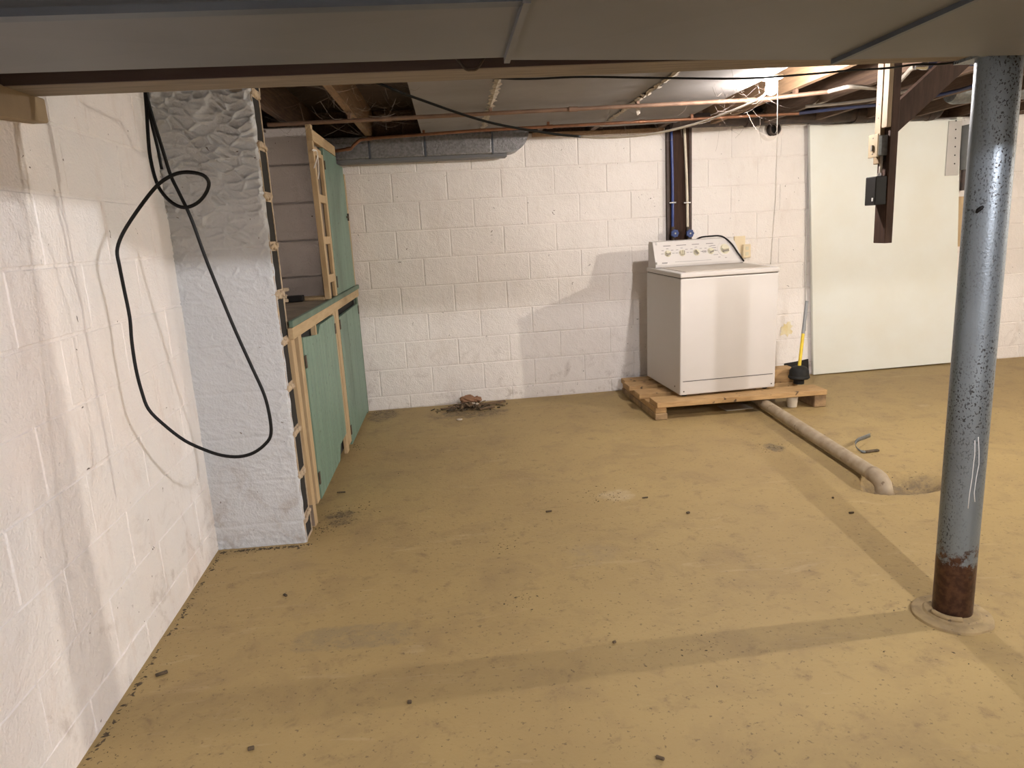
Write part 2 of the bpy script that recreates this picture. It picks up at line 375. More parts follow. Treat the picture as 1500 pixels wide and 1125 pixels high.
BA = math.atan(0.045); BWF = Matrix.Translation((0, 5.42, 0)) @ Matrix.Rotation(BA, 4, 'Z')     # back wall frame: face at local y=0
BN = Vector((-math.sin(BA), math.cos(BA), 0)); BP = Vector((0, 5.42, 0))
def onw(x, y, off=0.0): return onp(x, y, BP - BN * off, BN)            # pixel on the back wall's face (off metres in front of it)
def bwu(p_): return (BWF.inverted() @ p_).x                             # distance along the back wall
TOPZ = 2.0
wb = MB(BWF).bb((-1.45, 0.0045, -0.1), (5.45, 0.30, TOPZ)).build('wall_back', 'white_block_paint'); tag(wb, 'white painted concrete block back wall', kind='structure')
blev = [0.0, 0.105] + [0.105 + 0.2068 * k for k in range(1, 9)] + [TOPZ]
HOLE_X = 2.535
def skip_back(a, c, z0, z1): return a > 3.0 and c < 4.15
lay_blocks(wb, BWF @ Matrix.Translation((0, 0.022, 0)), blev, -1.14, 5.3, 0.4025, lambda k: (0.195 if k % 2 == 1 else 0.41) , 'white_block_paint', skip=skip_back)

LA = math.atan(0.036)                                                    # left wall: face through (-1,0), turning left with depth
LWF = Matrix.Translation((-1.0, 0, 0)) @ Matrix.Rotation(math.pi / 2 + LA, 4, 'Z')   # local x runs along +Y; local -y is the room side (+X)
LN = Vector((math.cos(LA), math.sin(LA), 0)); LP = Vector((-1.0, 0, 0))
def onl(x, y, off=0.0): return onp(x, y, LP + LN * off, LN)
wl = MB(LWF).bb((-2.7, 0.0022, -0.1), (5.75, 0.30, TOPZ)).build('wall_left', 'left_block_paint'); tag(wl, 'white painted block left wall', kind='structure')
llev = [0.0, 0.117] + [0.117 + 0.193 * k for k in range(1, 10)] + [TOPZ]
lay_blocks(wl, LWF @ Matrix.Translation((0, 0.022, 0)), llev, -0.4, 3.02, 0.40, lambda k: (2.0 if k % 2 == 1 else 2.2), 'left_block_paint', gap=0.005)
wr = MB().bb((5.35, -2.6, -0.1), (5.6, 6.1, 2.2)).build('wall_right', 'white_block_paint'); tag(wr, 'white painted right wall', kind='structure')
wf = MB().bb((-1.3, -2.8, -0.1), (5.6, -2.55, 2.2)).build('wall_front', 'white_block_paint'); tag(wf, 'white painted wall behind', kind='structure')

# ------------------------------------------------------------------ ceiling: subfloor, joists, sheets under the joists
ce = MB().bb((-1.45, -2.8, 2.20), (5.6, 6.1, 2.24)).build('ceiling', 'subfloor_wood'); tag(ce, 'dark wooden subfloor over open joists', kind='structure')
JX = [-0.92, -0.51, -0.12, 0.28, 0.70, 1.11, 1.63, 2.01, 2.43, 2.84, 3.25, 3.66, 4.07, 4.48, 4.89]
for x in JX:
    MB().bb((x - .02, -2.55, 2.0), (x + .02, 5.60 + .02 * x, 2.2)).build('joist', 'joist_light' if x in (2.01, -0.51) else 'joist_wood', ce)
MB(BWF).bb((0.66, -0.035, 1.972), (1.66, -0.001, 1.998)).build('sill_strip', 'joist_light', ce)
MB(BWF).bb((-1.4, 0.05, 2.0), (5.4, 0.10, 2.2)).build('rim_board', 'joist_wood', ce)
for (x0, x1, z) in ((-0.14, 0.265, 1.988), (0.29, 1.10, 1.992), (1.12, 1.645, 1.986)):
    mb = MB(); nxx = 8; nyy = 24
    for side in (0, 1):
        pass
    vs_ = []; fs_ = []
    for j in range(nyy + 1):
        for i in range(nxx + 1):
            x = x0 + (x1 - x0) * i / nxx; y = 2.08 + (5.12 - 2.08) * j / nyy
            vs_.append((x, y, z + 0.006 * noise.noise(Vector((x * 3, y * 1.6, z * 40))) - 0.004))
    k = len(vs_); vs_ += [(a, b_, c + 0.006) for a, b_, c in vs_]
    for j in range(nyy):
        for i in range(nxx):
            q = j * (nxx + 1) + i; fs_.append((q, q + 1, q + nxx + 2, q + nxx + 1)); fs_.append((k + q, k + q + nxx + 1, k + q + nxx + 2, k + q + 1))
    MB().add(vs_, fs_).build('ceiling_sheet', 'ceiling_sheet', ce, smooth='auto')
def ragged_tape(x, y0, y1, z):
    vs_ = []; fs_ = []; n = 160
    for i in range(n + 1):
        y = y0 + (y1 - y0) * i / n
        wv = 0.018 + 0.020 * noise.noise(Vector((y * 22, x, 0))); wv2 = 0.018 + 0.020 * noise.noise(Vector((y * 22, x, 7)))
        dz = 0.010 * noise.noise(Vector((y * 24, 3, x)))
        vs_ += [(x - wv, y, z - .004 + dz), (x, y, z - .008 + dz), (x + wv2, y, z - .004 + dz)]
    for i in range(n):
        for q in (0, 1): fs_.append((3 * i + q, 3 * i + q + 1, 3 * i + q + 4, 3 * i + q + 3))
    return MB().add(vs_, fs_).build('seam_tape', 'flaking_tape', ce)
ragged_tape(0.275, 2.1, 5.1, 1.986); ragged_tape(1.11, 2.1, 5.1, 1.986)
q = ony(934, 160, 4.3)
MB().add([q + Vector((-.02, 0, .03)), q + Vector((.02, 0.005, .03)), q + Vector((.012, -.01, -.025)), q + Vector((-.004, -.006, -.035))], [(0, 1, 2, 3)]).build('hanging_flake', 'flaking_tape', ce)

# ------------------------------------------------------------------ hollow tile pier on the left, rough trowelled face
PX0, PX1, PY0, PY1 = -1.125, -0.724, 2.99, 3.122
wp = MB().bb((PX0, PY0 + .02, 0), (PX1 - .10, PY1, TOPZ)).build('wall_pier', 'hollow_shade'); tag(wp, 'short pier of hollow tiles with trowelled grey plaster face', kind='structure')
plev = [0.0, 0.105] + [0.105 + 0.198 * k for k in range(1, 9)] + [1.89, 2.0]
for k in range(len(plev) - 1):
    z0, z1 = plev[k] + .001, plev[k + 1] - .001
    mb = MB(); xj = random.uniform(-.004, .004)
    xe = PX1 + xj; wt = 0.018 if z1 - z0 > .15 else .012
    mb.bb((PX1 - .102, PY0 + .004, z0), (xe, PY0 + .013, z1)); mb.bb((PX1 - .102, PY1 - .014, z0), (xe, PY1, z1))
    mb.bb((PX1 - .102, PY0 + .013, z0), (xe - .001, PY1 - .014, z0 + wt)); mb.bb((PX1 - .102, PY0 + .013, z1 - wt), (xe - .001, PY1 - .014, z1))
    mb.build('block', 'hollow_tile', wp)
    MB().bb((PX1 - .10, PY0 + .0132, z0 + wt + .0005), (xe - .0025, PY1 - .0142, z1 - wt - .0005)).build('core_shade_fill', 'hollow_shade', wp)  # near-black filler paints the shade of the open tile core
    mo = MB()
    for q in range(5):
        mo.box((xe + .001, PY0 + .015 + q * .024, z1 + random.uniform(-.006, .006)), (.012, .024, random.uniform(.016, .028)), Euler((random.uniform(-.4, .4), random.uniform(-.3, .3), 0)).to_matrix())
    mo.build('mortar', 'hollow_tile', wp, bevel=.003)
gx = np.linspace(PX0, PX1 + .001, 96); gz = np.linspace(0.0, 2.0, 440)
vs_ = []
for z in gz:
    amp = 0.0034 + 0.0185 * max(0, min(1, (z - 1.05) / 0.65))
    for x in gx:
        wx = x + .045 * noise.noise(Vector((x * 8, z * 8, 5))); wz = z + .03 * noise.noise(Vector((x * 8, z * 8, 9)))
        d, _ = noise.voronoi(Vector((wx * 15 + wz * 4, 0.3, wz * 30)))
        ridge = max(0, 1 - (d[1] - d[0]) * 4.6) ** 1.3 * max(0.0, min(1.0, .95 + 1.3 * noise.noise(Vector((x * 12 + 3, 8, z * 14)))))
        h = amp * ridge * (0.55 + 0.6 * abs(noise.noise(Vector((x * 6, 1, z * 6)))) * 1.6) + .004 * noise.noise(Vector((x * 5, 2, z * 5)))
        for zl in plev[1:-1]:
            dz = abs(z - zl + .006 * noise.noise(Vector((x * 8, zl, 0))))
            if dz < .008: h -= .0032 * (1 - dz / .008)
        edge = min(1, (PX1 + .001 - x) / .012)
        if z < .06: h -= .006 * abs(noise.noise(Vector((x * 30, 4, z * 30))))
        vs_.append((x + (.004 * noise.noise(Vector((z * 18, 0, 0))) if x > PX1 - .006 else 0), PY0 - h * edge + (1 - edge) * .006, z))
nx = len(gx)
fs_ = [(j * nx + i, j * nx + i + 1, (j + 1) * nx + i + 1, (j + 1) * nx + i) for j in range(len(gz) - 1) for i in range(nx - 1)]
MB().add(vs_, fs_).build('plaster_face', 'pier_plaster', wp, smooth=True)

# second pier, closing the nook behind the worktop
NY = 4.36
wn = MB().bb((-1.17, NY + .02, 0), (-0.775, NY + .14, 1.955)).build('wall_nook', 'niche_block_paint'); tag(wn, 'short white block pier at the back of the nook', kind='structure')
nlev = [0.0, .10, .315, .53, .745, .96, 1.10, 1.315, 1.53, 1.745, 1.955]
for k in range(len(nlev) - 1):
    mb = MB(); z0, z1 = nlev[k], nlev[k + 1]; xe = -0.765 + random.uniform(-.012, .012)
    mb.bb((-1.17, NY + random.uniform(-.002, .002), z0 + .004), (xe, NY + .13, z1 - .004)).build('block', 'niche_block_paint', wn, bevel=.004)

# ------------------------------------------------------------------ beam and steel column
BZ = 1.708
t = thing('support_beam', (2.0, 1.97, BZ), 'long dark brown timber beam with a pale underside carried by the steel column', 'beam')
MB().bb((-1.28, 1.8985, BZ - .003), (5.3, 1.935, 2.0)).build('beam_ply', 'beam_dark', t)
MB().bb((-1.28, 1.935, BZ + .021), (5.3, 2.025, 2.0)).build('beam_ply', 'beam_dark', t)
MB().bb((-1.06, 1.902, BZ - .004), (5.3, 2.030, BZ + .020)).build('bottom_board', 'beam_tan', t, bevel=.003)
q = ony(690, 97, 1.89)
MB().tube(spline([q + Vector((-.035, 0, .02)), q + Vector((-.015, -.012, -.008)), q + Vector((0, -.016, -.012)), q + Vector((.015, -.012, -.008)), q + Vector((.035, 0, .02))], 4), .0035, 6).build('strap_hanger', 'hinge_iron', t)
# timber block bedded on the left wall under the beam's end
mb = MB()
a = onl(66, 140, .03); b_ = onl(67, 181, .03); c = onl(0, 167, .03)
mb.prism([(-1.10, 1.55, 1.60), (-1.10, b_.y, b_.z), (-1.10, b_.y, BZ), (-1.10, 1.55, BZ)], (0.065, 0, 0))
bo = mb.build('bearing_block', 'debris_pale', bevel=.004); bo.data.materials[0] = MATS['old_block']
tag(bo, 'light timber block bedded into the left wall below the beam end', 'timber block')

COLX, COLY = onz(1397, 903).x, onz(1397, 903).y + .01
t = thing('support_column', (COLX, COLY, 0), 'blue-grey steel support column with rusted foot standing on a concrete collar', 'column')
MB().lathe([(.0575, .0), (.0575, .3), (.0575, .8), (.0575, 1.3), (.0575, BZ - .012)], Matrix.Translation((COLX, COLY, 0)), 48).build('shaft', 'column_paint', t, smooth='auto')
MB().box((COLX, COLY, BZ - .006), (.16, .15, .012)).build('cap_plate', 'column_paint', t)
pr = []
mb = MB(); n = 48
prof = [(.118, -.004), (.117, .006), (.112, .010), (.085, .012), (.080, .018), (.070, .020), (.0565, .022)]
vs_ = []
for r, h in prof:
    for k in range(n):
        an = 2 * math.pi * k / n
        rr_ = r * (1 + .035 * noise.noise(Vector((math.cos(an) * 2, math.sin(an) * 2, 0)))) if r > .06 else r
        vs_.append((COLX + rr_ * math.cos(an), COLY + rr_ * math.sin(an), h + .002 * noise.noise(Vector((an * 3, r * 40, 0)))))
fs_ = [(i * n + k, i * n + (k + 1) % n, (i + 1) * n + (k + 1) % n, (i + 1) * n + k) for i in range(len(prof) - 1) for k in range(n)]
mb.add(vs_, fs_).build('concrete_collar', 'concrete_collar', t, smooth='auto')
mb = MB(); mb.tube([(COLX + .072 * math.cos(a_), COLY + .072 * math.sin(a_), .024) for a_ in np.linspace(math.pi * 1.02, math.pi * 1.42, 10)], .0085, 8)
mb.build('ring_fragment', 'concrete_collar', t, smooth=True)
def on_col(x, y, r=.0575):
    d = ray(x, y); ex, ey = -COLX, -COLY; A = d.x ** 2 + d.y ** 2; B = 2 * (ex * d.x + ey * d.y); C_ = ex * ex + ey * ey - r * r
    tt = (-B - math.sqrt(max(0, B * B - 4 * A * C_))) / (2 * A); return EYE + d * tt
MB().tube([on_col(x, y, .0575) for x, y in ((1430, 312), (1433, 308), (1437, 305), (1441, 302))], [.003, .006, .006, .003], 8).build('dark_mark', 'black_rubber', t, smooth=True)
for pts in (((1428, 645), (1428, 665), (1426, 680), (1424, 700), (1420, 725), (1418, 745)), ((1433, 640), (1434, 660), (1434, 680), (1430, 700), (1427, 722), (1428, 735))):
    MB().tube([on_col(x, y, .0575) for x, y in pts], .0013, 6).build('paint_drip', 'pale_bead', t, smooth=True)

# ================================================================== OVERHEAD DUCTS
DZ = 1.66
def dz_pt(x, y): return onz(x, y, DZ)
t = thing('ceiling_duct', (0.3, 1.5, DZ), 'wide grey sheet metal duct with cross-broken panels slung below the joists', 'duct')
a0 = dz_pt(0, 108); a1 = dz_pt(742, 84); n0 = dz_pt(0, 27); n1 = dz_pt(758, 4)
yl_far = a0.y; yl_near = n0.y
def ext(p_, q_, X): return p_.y + (q_.y - p_.y) * (X - p_.x) / (q_.x - p_.x)
XL = -0.985; XS = a1.x
FL = [(XL, ext(n0, n1, XL)), (XS, ext(n0, n1, XS)), (XS, ext(a0, a1, XS)), (XL, ext(a0, a1, XL))]
def duct_section(corners, name, drop=.004, top=1.90):
    """box section with a cross-broken (very slightly peaked) bottom sheet"""
    c = [Vector((x, y, DZ)) for x, y in corners]; mid = sum(c, Vector()) / 4 - Vector((0, 0, drop))
    u = [Vector((x, y, top)) for x, y in corners]
    return MB().add(c + [mid] + u, [(0, 1, 4), (1, 2, 4), (2, 3, 4), (3, 0, 4), (5, 6, 7, 8), (0, 1, 6, 5), (1, 2, 7, 6), (2, 3, 8, 7), (3, 0, 5, 8)]).build(name, 'duct_metal', t)
duct_section(FL, 'duct_section')
s2a = dz_pt(1215, 88); s2b = dz_pt(1418, 1); s3 = dz_pt(1437, 87)
yfar1 = s2a.y; yfar2 = s3.y
XM = (s2a.x + s2b.x) / 2
duct_section([(XS, .86), (XM, .86), (XM, s2a.y), (XS, dz_pt(760, 87).y)], 'duct_section', .007)
X3 = 2.6; y3 = s2a.y + (s3.y - s2a.y) * (X3 - s2a.x) / (s3.x - s2a.x)
duct_section([(XM, .86), (X3, .86), (X3, min(y3, 1.82)), (1.55, 1.815), (XM, s2a.y)][:0] or [(XM, .86), (X3, .86), (X3, 1.83), (XM, s2a.y)], 'duct_section', .007)
MB().bb((XS - .006, 1.2, DZ - .012), (XS + .006, ext(a0, a1, XS), DZ + .002)).build('slip_seam', 'duct_metal', t)
MB().bb((XM - .006, .86, DZ - .010), (XM + .006, s2a.y, DZ + .002)).build('slip_seam', 'duct_seam', t)
MB().prism([(XL, FL[0][1] - .028, DZ - .006), (XS, FL[1][1] - .028, DZ - .006), (XS, FL[1][1], DZ - .006), (XL, FL[0][1], DZ - .006)], (0, 0, .012)).build('edge_flange', 'duct_seam', t)
MB().bar((XL, FL[3][1] - .12, DZ - .003), (XL + .06, FL[3][1] - .004, DZ - .003), .006, .008).build('slip_seam', 'duct_seam', t)
for x in (-.55, .05, 0.6, 1.7):
    MB().bb((x, 1.40, 1.90), (x + .03, 1.42, 2.0)).build('hanger_strap', 'duct_seam', t)
t = thing('return_duct', (-0.4, 0.9, 1.70), 'second grey sheet metal duct running beside the wide ceiling duct', 'duct')
MB().bb((-.985, .62, 1.70), (XS - .02, FL[0][1] - .05, 1.92)).build('duct_body', 'duct_metal', t)
MB().bb((-.30, .62, 1.692), (-.285, FL[0][1] - .05, 1.702)).build('slip_seam', 'duct_seam', t)
for x in (-.8, -.05): MB().bb((x, .9, 1.92), (x + .03, .92, 2.0)).build('hanger_strap', 'duct_seam', t)

# foil wrapped duct on top of the back wall
def foil(): 
    t = thing('foil_wrapped_duct', (-.05, 5.25, 1.87), 'small silver foil wrapped duct along the top of the back wall', 'duct')
    off = 0.20
    xs = [bwu(onw(x, 220, off)) for x in (470, 541, 623, 722, 760)]
    zt = 1.995; zb = onw(600, 230, off).z
    for i in range(3):
        MB(BWF).bb((xs[i] + .002, -off, zb), (xs[i + 1] - .002, -.002, zt)).build('wrap_section', 'foil_wrap', t, bevel=.012, seg=2)
    # rounded end
    L = bwu(onw(775, 200, off)) - xs[3]
    poly = [(xs[3] + .002, 0, zb), (xs[3] + L * .45, 0, zb + .004)] + [(xs[3] + L * (.45 + .55 * math.sin(a_)), 0, zb + .004 + (zt - zb) * (1 - math.cos(a_))) for a_ in np.linspace(.25, math.pi / 2, 7)] + [(xs[3] + .002, 0, zt)]
    MB(BWF).prism([(x, -off, z) for x, _, z in poly], (0, off - .002, 0)).build('end_cap', 'foil_wrap', t)
    for i in (1, 2, 3):
        MB(BWF).bb((xs[i] - .006, -off - .003, zb - .003), (xs[i] + .006, -.004, zt)).build('seam_band', 'duct_seam', t)
    MB(BWF).bb((xs[0], -off + .015, zb - .022), (xs[3] + .1, -.06, zb)).build('bottom_flange', 'duct_metal', t)
foil()

# ================================================================== PIPES AND WIRES OVERHEAD
PZ = 1.955
def pipe_pts(px, z): return [onz(x, y, z) for x, y in px]
t = thing('copper_pipe', (0.8, 4.3, PZ), 'dull brown copper pipe strapped under the joists across the grey sheets', 'pipe')
A_ = onz(392, 183, PZ); B_ = onz(1110, 146, PZ)
E_ = onz(1216, 134, PZ)
MB().tube([A_, A_.lerp(B_, .33), A_.lerp(B_, .66), B_, E_], .0115, 12).build('pipe_run', 'old_copper', t, smooth='auto')
for f_ in (.24, .62, 1.02):
    c = A_.lerp(B_, f_); MB().tube([c - Vector((.025, 0, 0)), c + Vector((.025, 0, 0))], .0145, 12).build('coupling', 'old_copper', t, smooth='auto')
for x in (-.51, 0.28, 1.11, 2.01):
    c = A_.lerp(B_, (x - A_.x) / (B_.x - A_.x)); MB().bb((x - .008, c.y - .02, PZ + .008), (x + .008, c.y + .02, 2.002)).build('strap', 'old_copper', t)
t = thing('copper_pipe', (0.8, 4.9, 1.96), 'bright copper pipe with an elbow end running beside the foil wrapped duct', 'pipe')
pts = [onz(x, y, 1.955) for x, y in ((541, 203), (700, 191), (850, 183), (1000, 175))]
e0 = pts[0]
pts.append(onz(1172, 166, 1.955))
MB().tube(pts, .010, 12).build('pipe_run', 'copper', t, smooth='auto')
e1 = e0 + Vector((-.075, .0, -.005)); e2 = ony(517, 214, e1.y); e3 = ony(494, 221, e1.y + .02); e4 = ony(470, 225, e1.y + .03)
MB().tube([e0 + Vector((.03, 0, 0)), e0, e1 + Vector((.015, 0, 0)), e1 + Vector((-.004, 0, -.012)), e2, e2 + Vector((-.012, 0, -.014)), e3, e4], .0105, 12).build('elbow_run', 'copper', t, smooth=True)
for c, d in ((e0, Vector((1, 0, 0))), (e2 + Vector((-.03, 0, -.016)), Vector((1, 0, .1)))):
    MB().tube([c - d * .015, c + d * .015], .0135, 12).build('coupling', 'copper', t, smooth='auto')
for f_ in (.35, .8):
    c = pts[1].lerp(pts[3], f_); MB().tube([c - Vector((.02, 0, 0)), c + Vector((.02, 0, 0))], .013, 12).build('coupling', 'copper', t, smooth='auto')
for x in (-.12, .70, 1.63): 
    c = pts[0].lerp(pts[3], (x - pts[0].x) / (pts[3].x - pts[0].x)); MB().bb((x - .008, c.y - .012, c.z), (x + .008, c.y + .012, 2.002)).build('strap', 'copper', t)

# cast iron soil pipe along the top of the wall
t = thing('soil_pipe', (2.8, 5.4, 1.96), 'dark cast iron soil pipe along the top of the back wall', 'pipe')
sp = [BWF @ Vector((x, -.085, 2.035)) for x in (1.70, 2.2, 2.7, 3.2)] + [onw(1360, 166, .085), onw(1371, 163, .085), onw(1376, 155, .085), onw(1377, 143, .085)]
MB().tube(sp, .052, 16).build('pipe_run', 'cast_iron', t, smooth='auto')
for i, (x0, x1) in enumerate(((2.28, 2.36), (3.15, 3.25))):
    MB().tube([BWF @ Vector((x, -.085, 2.035)) for x in (x0, x1)], .062, 16).build('hub', 'cast_iron', t, smooth='auto')
c = onw(1366, 164, .085); MB().tube([c + Vector((-.05, 0, -.004)), c], .062, 16).build('hub', 'cast_iron', t, smooth='auto')

def wire(name, pts, r, mat, label, cat, group=None, n=8, seg=8):
    o = MB().tube(spline(pts, seg), r, n).build(name, mat, smooth='auto'); return tag(o, label, cat, group)
# drooping lamp cable: light painted in, dark unlit half and pale lit half
t = thing('lamp_cable', ony(560, 124, 3.0), 'drooping cable, coloured dark where unlit and pale where lit, running to the lit bulb', 'cable')
dark = [ony(x, y, Y) for x, y, Y in ((505, 104, 3.1), (562, 125, 3.1), (606, 142.5, 3.15), (712, 178, 3.25), (803, 195, 3.35), (850, 200, 3.4))]
pale = [dark[-1]] + [ony(x, y, Y) for x, y, Y in ((887, 201.5, 3.43), (953, 196.5, 3.5), (1020, 181, 3.57), (1075, 161, 3.63), (1118, 140, 3.68), (1126, 118, 3.70))]
MB().tube(spline(dark, 8), .0055, 8).build('unlit_length', 'black_rubber', t, smooth=True)
MB().tube(spline(pale, 8), .0055, 8).build('lit_length', 'white_cable', t, smooth=True)
wire('black_wire', [Vector((-.12, 2.3, 1.984))] + [ony(x, y, Y) for x, y, Y in ((600, 95, 2.3), (740, 115, 2.45), (853, 112.7, 2.5), (953, 114, 2.5), (1087, 115, 2.5), (1180, 109, 2.5), (1247, 103, 2.5), (1297, 100, 2.5), (1335, 95, 2.5), (1440, 80, 2.45))] + [Vector((2.43, 2.3, 1.999))], .0035, 'black_rubber', 'thin black wire strung just behind the timber beam past the bulb', 'wire')
wire('white_tube', [onz(x, y, z) for x, y, z in ((1214, 134, 1.955), (1230, 130, 1.954), (1247, 127, 1.952), (1290, 129, 1.945), (1312, 123, 1.95), (1326, 110, 1.97), (1334, 101, 1.975), (1340, 97.5, 1.975))], .011, 'tube_dull', 'white plastic tube bending up behind the hanging board', 'tube', n=10)
wire('white_tube', [onz(x, y, 1.97) for x, y in ((1180, 156), (1237, 151), (1288, 144), (1313, 137), (1345, 128), (1400, 108))], .010, 'tube_dull', 'lower white plastic tube passing straight behind the hanging board', 'tube', n=10)
wire('blue_tube', [onz(x, y, z) for x, y, z in ((1171, 166, 1.955), (1205, 162, 1.956), (1240, 158, 1.96), (1300, 152, 1.97), (1356, 143, 1.975), (1409, 131, 1.975), (1440, 120, 1.975))], .0105, 'blue_dusty', 'long blue plastic water tube sloping past the diagonal brace', 'tube', n=10)
bt = [onz(x, y, 1.975) for x, y in ((1356, 96.5), (1380, 94.5), (1410, 92.5), (1445, 90.5), (1520, 88))]
t = thing('blue_tube', bt[0], 'short thick blue tube with a metal fitting tucked against the duct by the column', 'tube')
MB().tube(spline(bt, 6), .016, 12).build('tube_run', 'blue_dusty', t, smooth='auto')
wt_ = onz(1340, 97.5, 1.975)
MB().tube([wt_, wt_.lerp(bt[0], .35), wt_.lerp(bt[0], .7), bt[0] + (bt[0] - wt_) * .1], [.0125, .0125, .018, .018], 12).build('metal_fitting', 'chrome', t, smooth='auto')
wire('bent_wire', [ony(x, y, 4.6) for x, y in ((1192, 153), (1205, 142), (1221, 137), (1217, 145), (1200, 152), (1191, 153))], .004, 'white_cable', 'bent loop of pale wire hanging from the joists right of the bulb', 'wire')
t = thing('vent_pipe', onw(1410, 135, .9), 'grey round sheet metal vent pipe behind the steel column', 'pipe')
c0 = ony(1392, 132, 4.6); MB().tube([c0, c0 + Vector((.03, 0, 0)), c0 + Vector((.35, 0, .01)), c0 + Vector((1.0, 0, .02))], [.075, .088, .088, .088], 20).build('pipe_run', 'galv_box', t, smooth='auto')
MB().tube([c0 + Vector((.33, 0, .01)), c0 + Vector((.36, 0, .01))], .092, 20).build('joint_band', 'galv_box', t, smooth='auto')
MB().bb(c0 + Vector((.20, -.004, .05)), c0 + Vector((.22, .004, 2.002 - c0.z if 2.002 > c0.z else .2))).build('hanger_strap', 'galv_box', t)
# cobwebs: uncountable strands
mb = MB(); rnd = random.Random(3)
def strands(n, box_px, Y0, Y1, length):
    for _ in range(n):
        x = rnd.uniform(box_px[0], box_px[2]); y = rnd.uniform(box_px[1], box_px[3]); Y = rnd.uniform(Y0, Y1)
        p_ = ony(x, y, Y); d = Vector((rnd.uniform(-1, 1), rnd.uniform(-.6, .6), rnd.uniform(-.5, .5))).normalized() * rnd.uniform(.3, 1) * length
        q_ = p_ + d
        q_.z = min(q_.z, 2.15); p_.z = min(p_.z, 2.15)
        mid = (p_ + q_) / 2 - Vector((0, 0, length * rnd.uniform(0.02, .2)))
        mb.tube(spline([p_, mid, q_], 4), .0005, 3, cap=False)
strands(46, (1040, 112, 1125, 172), 3.4, 4.2, .22)
strands(70, (400, 115, 600, 185), 3.2, 4.6, .25)
strands(14, (880, 150, 1100, 180), 4.0, 4.8, .3)
cw = mb.build('cobweb', 'cobweb'); tag(cw, 'dusty cobweb strands between joists and pipes', 'cobweb', kind='stuff')

# ================================================================== LAMPS
def lamp(key, label, cord=True):
    P = LAMP_POS[key]; top = 2.0
    t = thing('bare_bulb_lamp', (P.x, P.y, P.z - .04), label, 'lamp')
    MB().lathe([(.055, top), (.056, top - .010), (.050, top - .016), (.030, top - .022), (.026, top - .045)], Matrix.Translation((P.x, P.y, 0)), 24).build('lamp_holder', 'porcelain', t, smooth='auto')
    r = .030 if key == 'main' else .022; nlat = 10
    prof = [(.0135, top - .040)] + [(.0135, P.z + .040), (.017, P.z + .030)] + [(r * math.sin(a_), P.z + r * math.cos(a_)) for a_ in np.linspace(.75, math.pi - .02, nlat)]
    area = 4 * math.pi * r * r
    mname = 'bulb_glow_' + key
    emit(mname, LAMP_COLOR[key], LAMP_W[key] / (math.pi * area))
    MB().lathe(prof, Matrix.Translation((P.x, P.y, 0)), 24).build('bulb', mname, t, smooth=True)
    if cord:
        x0 = P.x + .012; y0 = P.y - .045
        e = ony(1129, 384, y0)
        MB().tube([(x0, y0, top - .01), (x0 + .003, y0, 1.7), (x0 + .002, y0, 1.4), (e.x, e.y, e.z)], .0019, 6).build('pull_cord', 'string_white', t)
        MB().lathe([(.001, .0), (.004, .004), (.004, .012), (.001, .018)], Matrix.Translation(e - Vector((0, 0, .012))), 8).build('cord_tip', 'string_white', t, smooth=True)
lamp('main', 'lit bare bulb in a white lampholder with a long pull cord above the washer')
lamp('right', 'lit bare bulb on the joists towards the right wall', False)
lamp('behind', 'lit bare bulb on the joists near the front wall', False)

# ================================================================== HANGING BOARD with switch boxes
HX = 2.052; HY = None
d = ray(1293, 350); HY = d.y / d.x * HX
hb = ony(1291, 356, HY).z
t = thing('hanging_board', (HX, HY, hb), 'dark brown board hanging from a joist with pale strips and electrical boxes', 'board')
MB().bb((HX - .019, HY - .045, hb), (HX + .019, HY + .045, 2.06)).build('dark_board', 'dark_plank', t, bevel=.002)
zA = ony(1293, 188, HY).z; zB = ony(1285, 240, HY).z
fxm = HX - .019
MB().bb((fxm - .020, HY - .046, zA), (fxm, HY - .004, 1.998)).build('pale_strip', 'strip_wood', t, bevel=.002)
MB().bb((fxm - .022, HY - .001, zB), (fxm, HY + .045, 1.998)).build('pale_strip', 'strip_wood', t, bevel=.002)
# nails
for z in (1.93, 1.86, 1.78, 1.72):
    MB().tube([(fxm - .0235, HY + .02, z), (fxm - .0195, HY + .02, z)], .003, 6).build('nail', 'hinge_iron', t)
z0 = ony(1280, 229, HY).z; z1 = ony(1283, 199, HY).z
MB().bb((fxm - .048, HY - .03, z0), (fxm, HY + .03, z1)).build('switch_box', 'galv_box', t, bevel=.003)
pl = MB().bb((fxm - .054, HY - .037, z0 - .006), (fxm - .048, HY + .037, z1 + .006)).build('cover_plate', 'plate_ivory', t, bevel=.0015)
MB().bb((fxm - .062, HY - .006, (z0 + z1) / 2 - .022), (fxm - .054, HY + .006, (z0 + z1) / 2 + .004)).build('switch_toggle', 'knob_grey', pl)
for s in (-.035, .035): MB().tube([(fxm - .0555, HY, (z0 + z1) / 2 + s), (fxm - .053, HY, (z0 + z1) / 2 + s)], .003, 8).build('plate_screw', 'chrome', pl)
MB().bb((fxm - .010, HY - .02, z0 - .022), (fxm, HY + .03, z0)).build('box_bracket', 'black_box', t)
z2 = ony(1275, 301, HY).z; z3 = ony(1278, 259, HY).z
bx = MB().bb((fxm - .056, HY - .042, z2), (fxm, HY + .042, z3)).build('dark_box', 'black_box', t, bevel=.003)
MB().bb((fxm - .0585, HY - .030, z2 + .018), (fxm - .0555, HY - .018, z2 + .034)).build('box_lever', 'pale_bead', bx)
MB().tube([(fxm - .018, HY - .01, z3 - .005), (fxm - .016, HY - .01, z3 + .03), (fxm - .014, HY - .008, z0 + .004)], .007, 10).build('cable_link', 'white_cable', t, smooth=True)
MB().tube([(fxm - .018, HY - .01, z3 - .002), (fxm - .018, HY - .01, z3 + .014)], .011, 12).build('cable_clamp', 'chrome', t, smooth='auto')
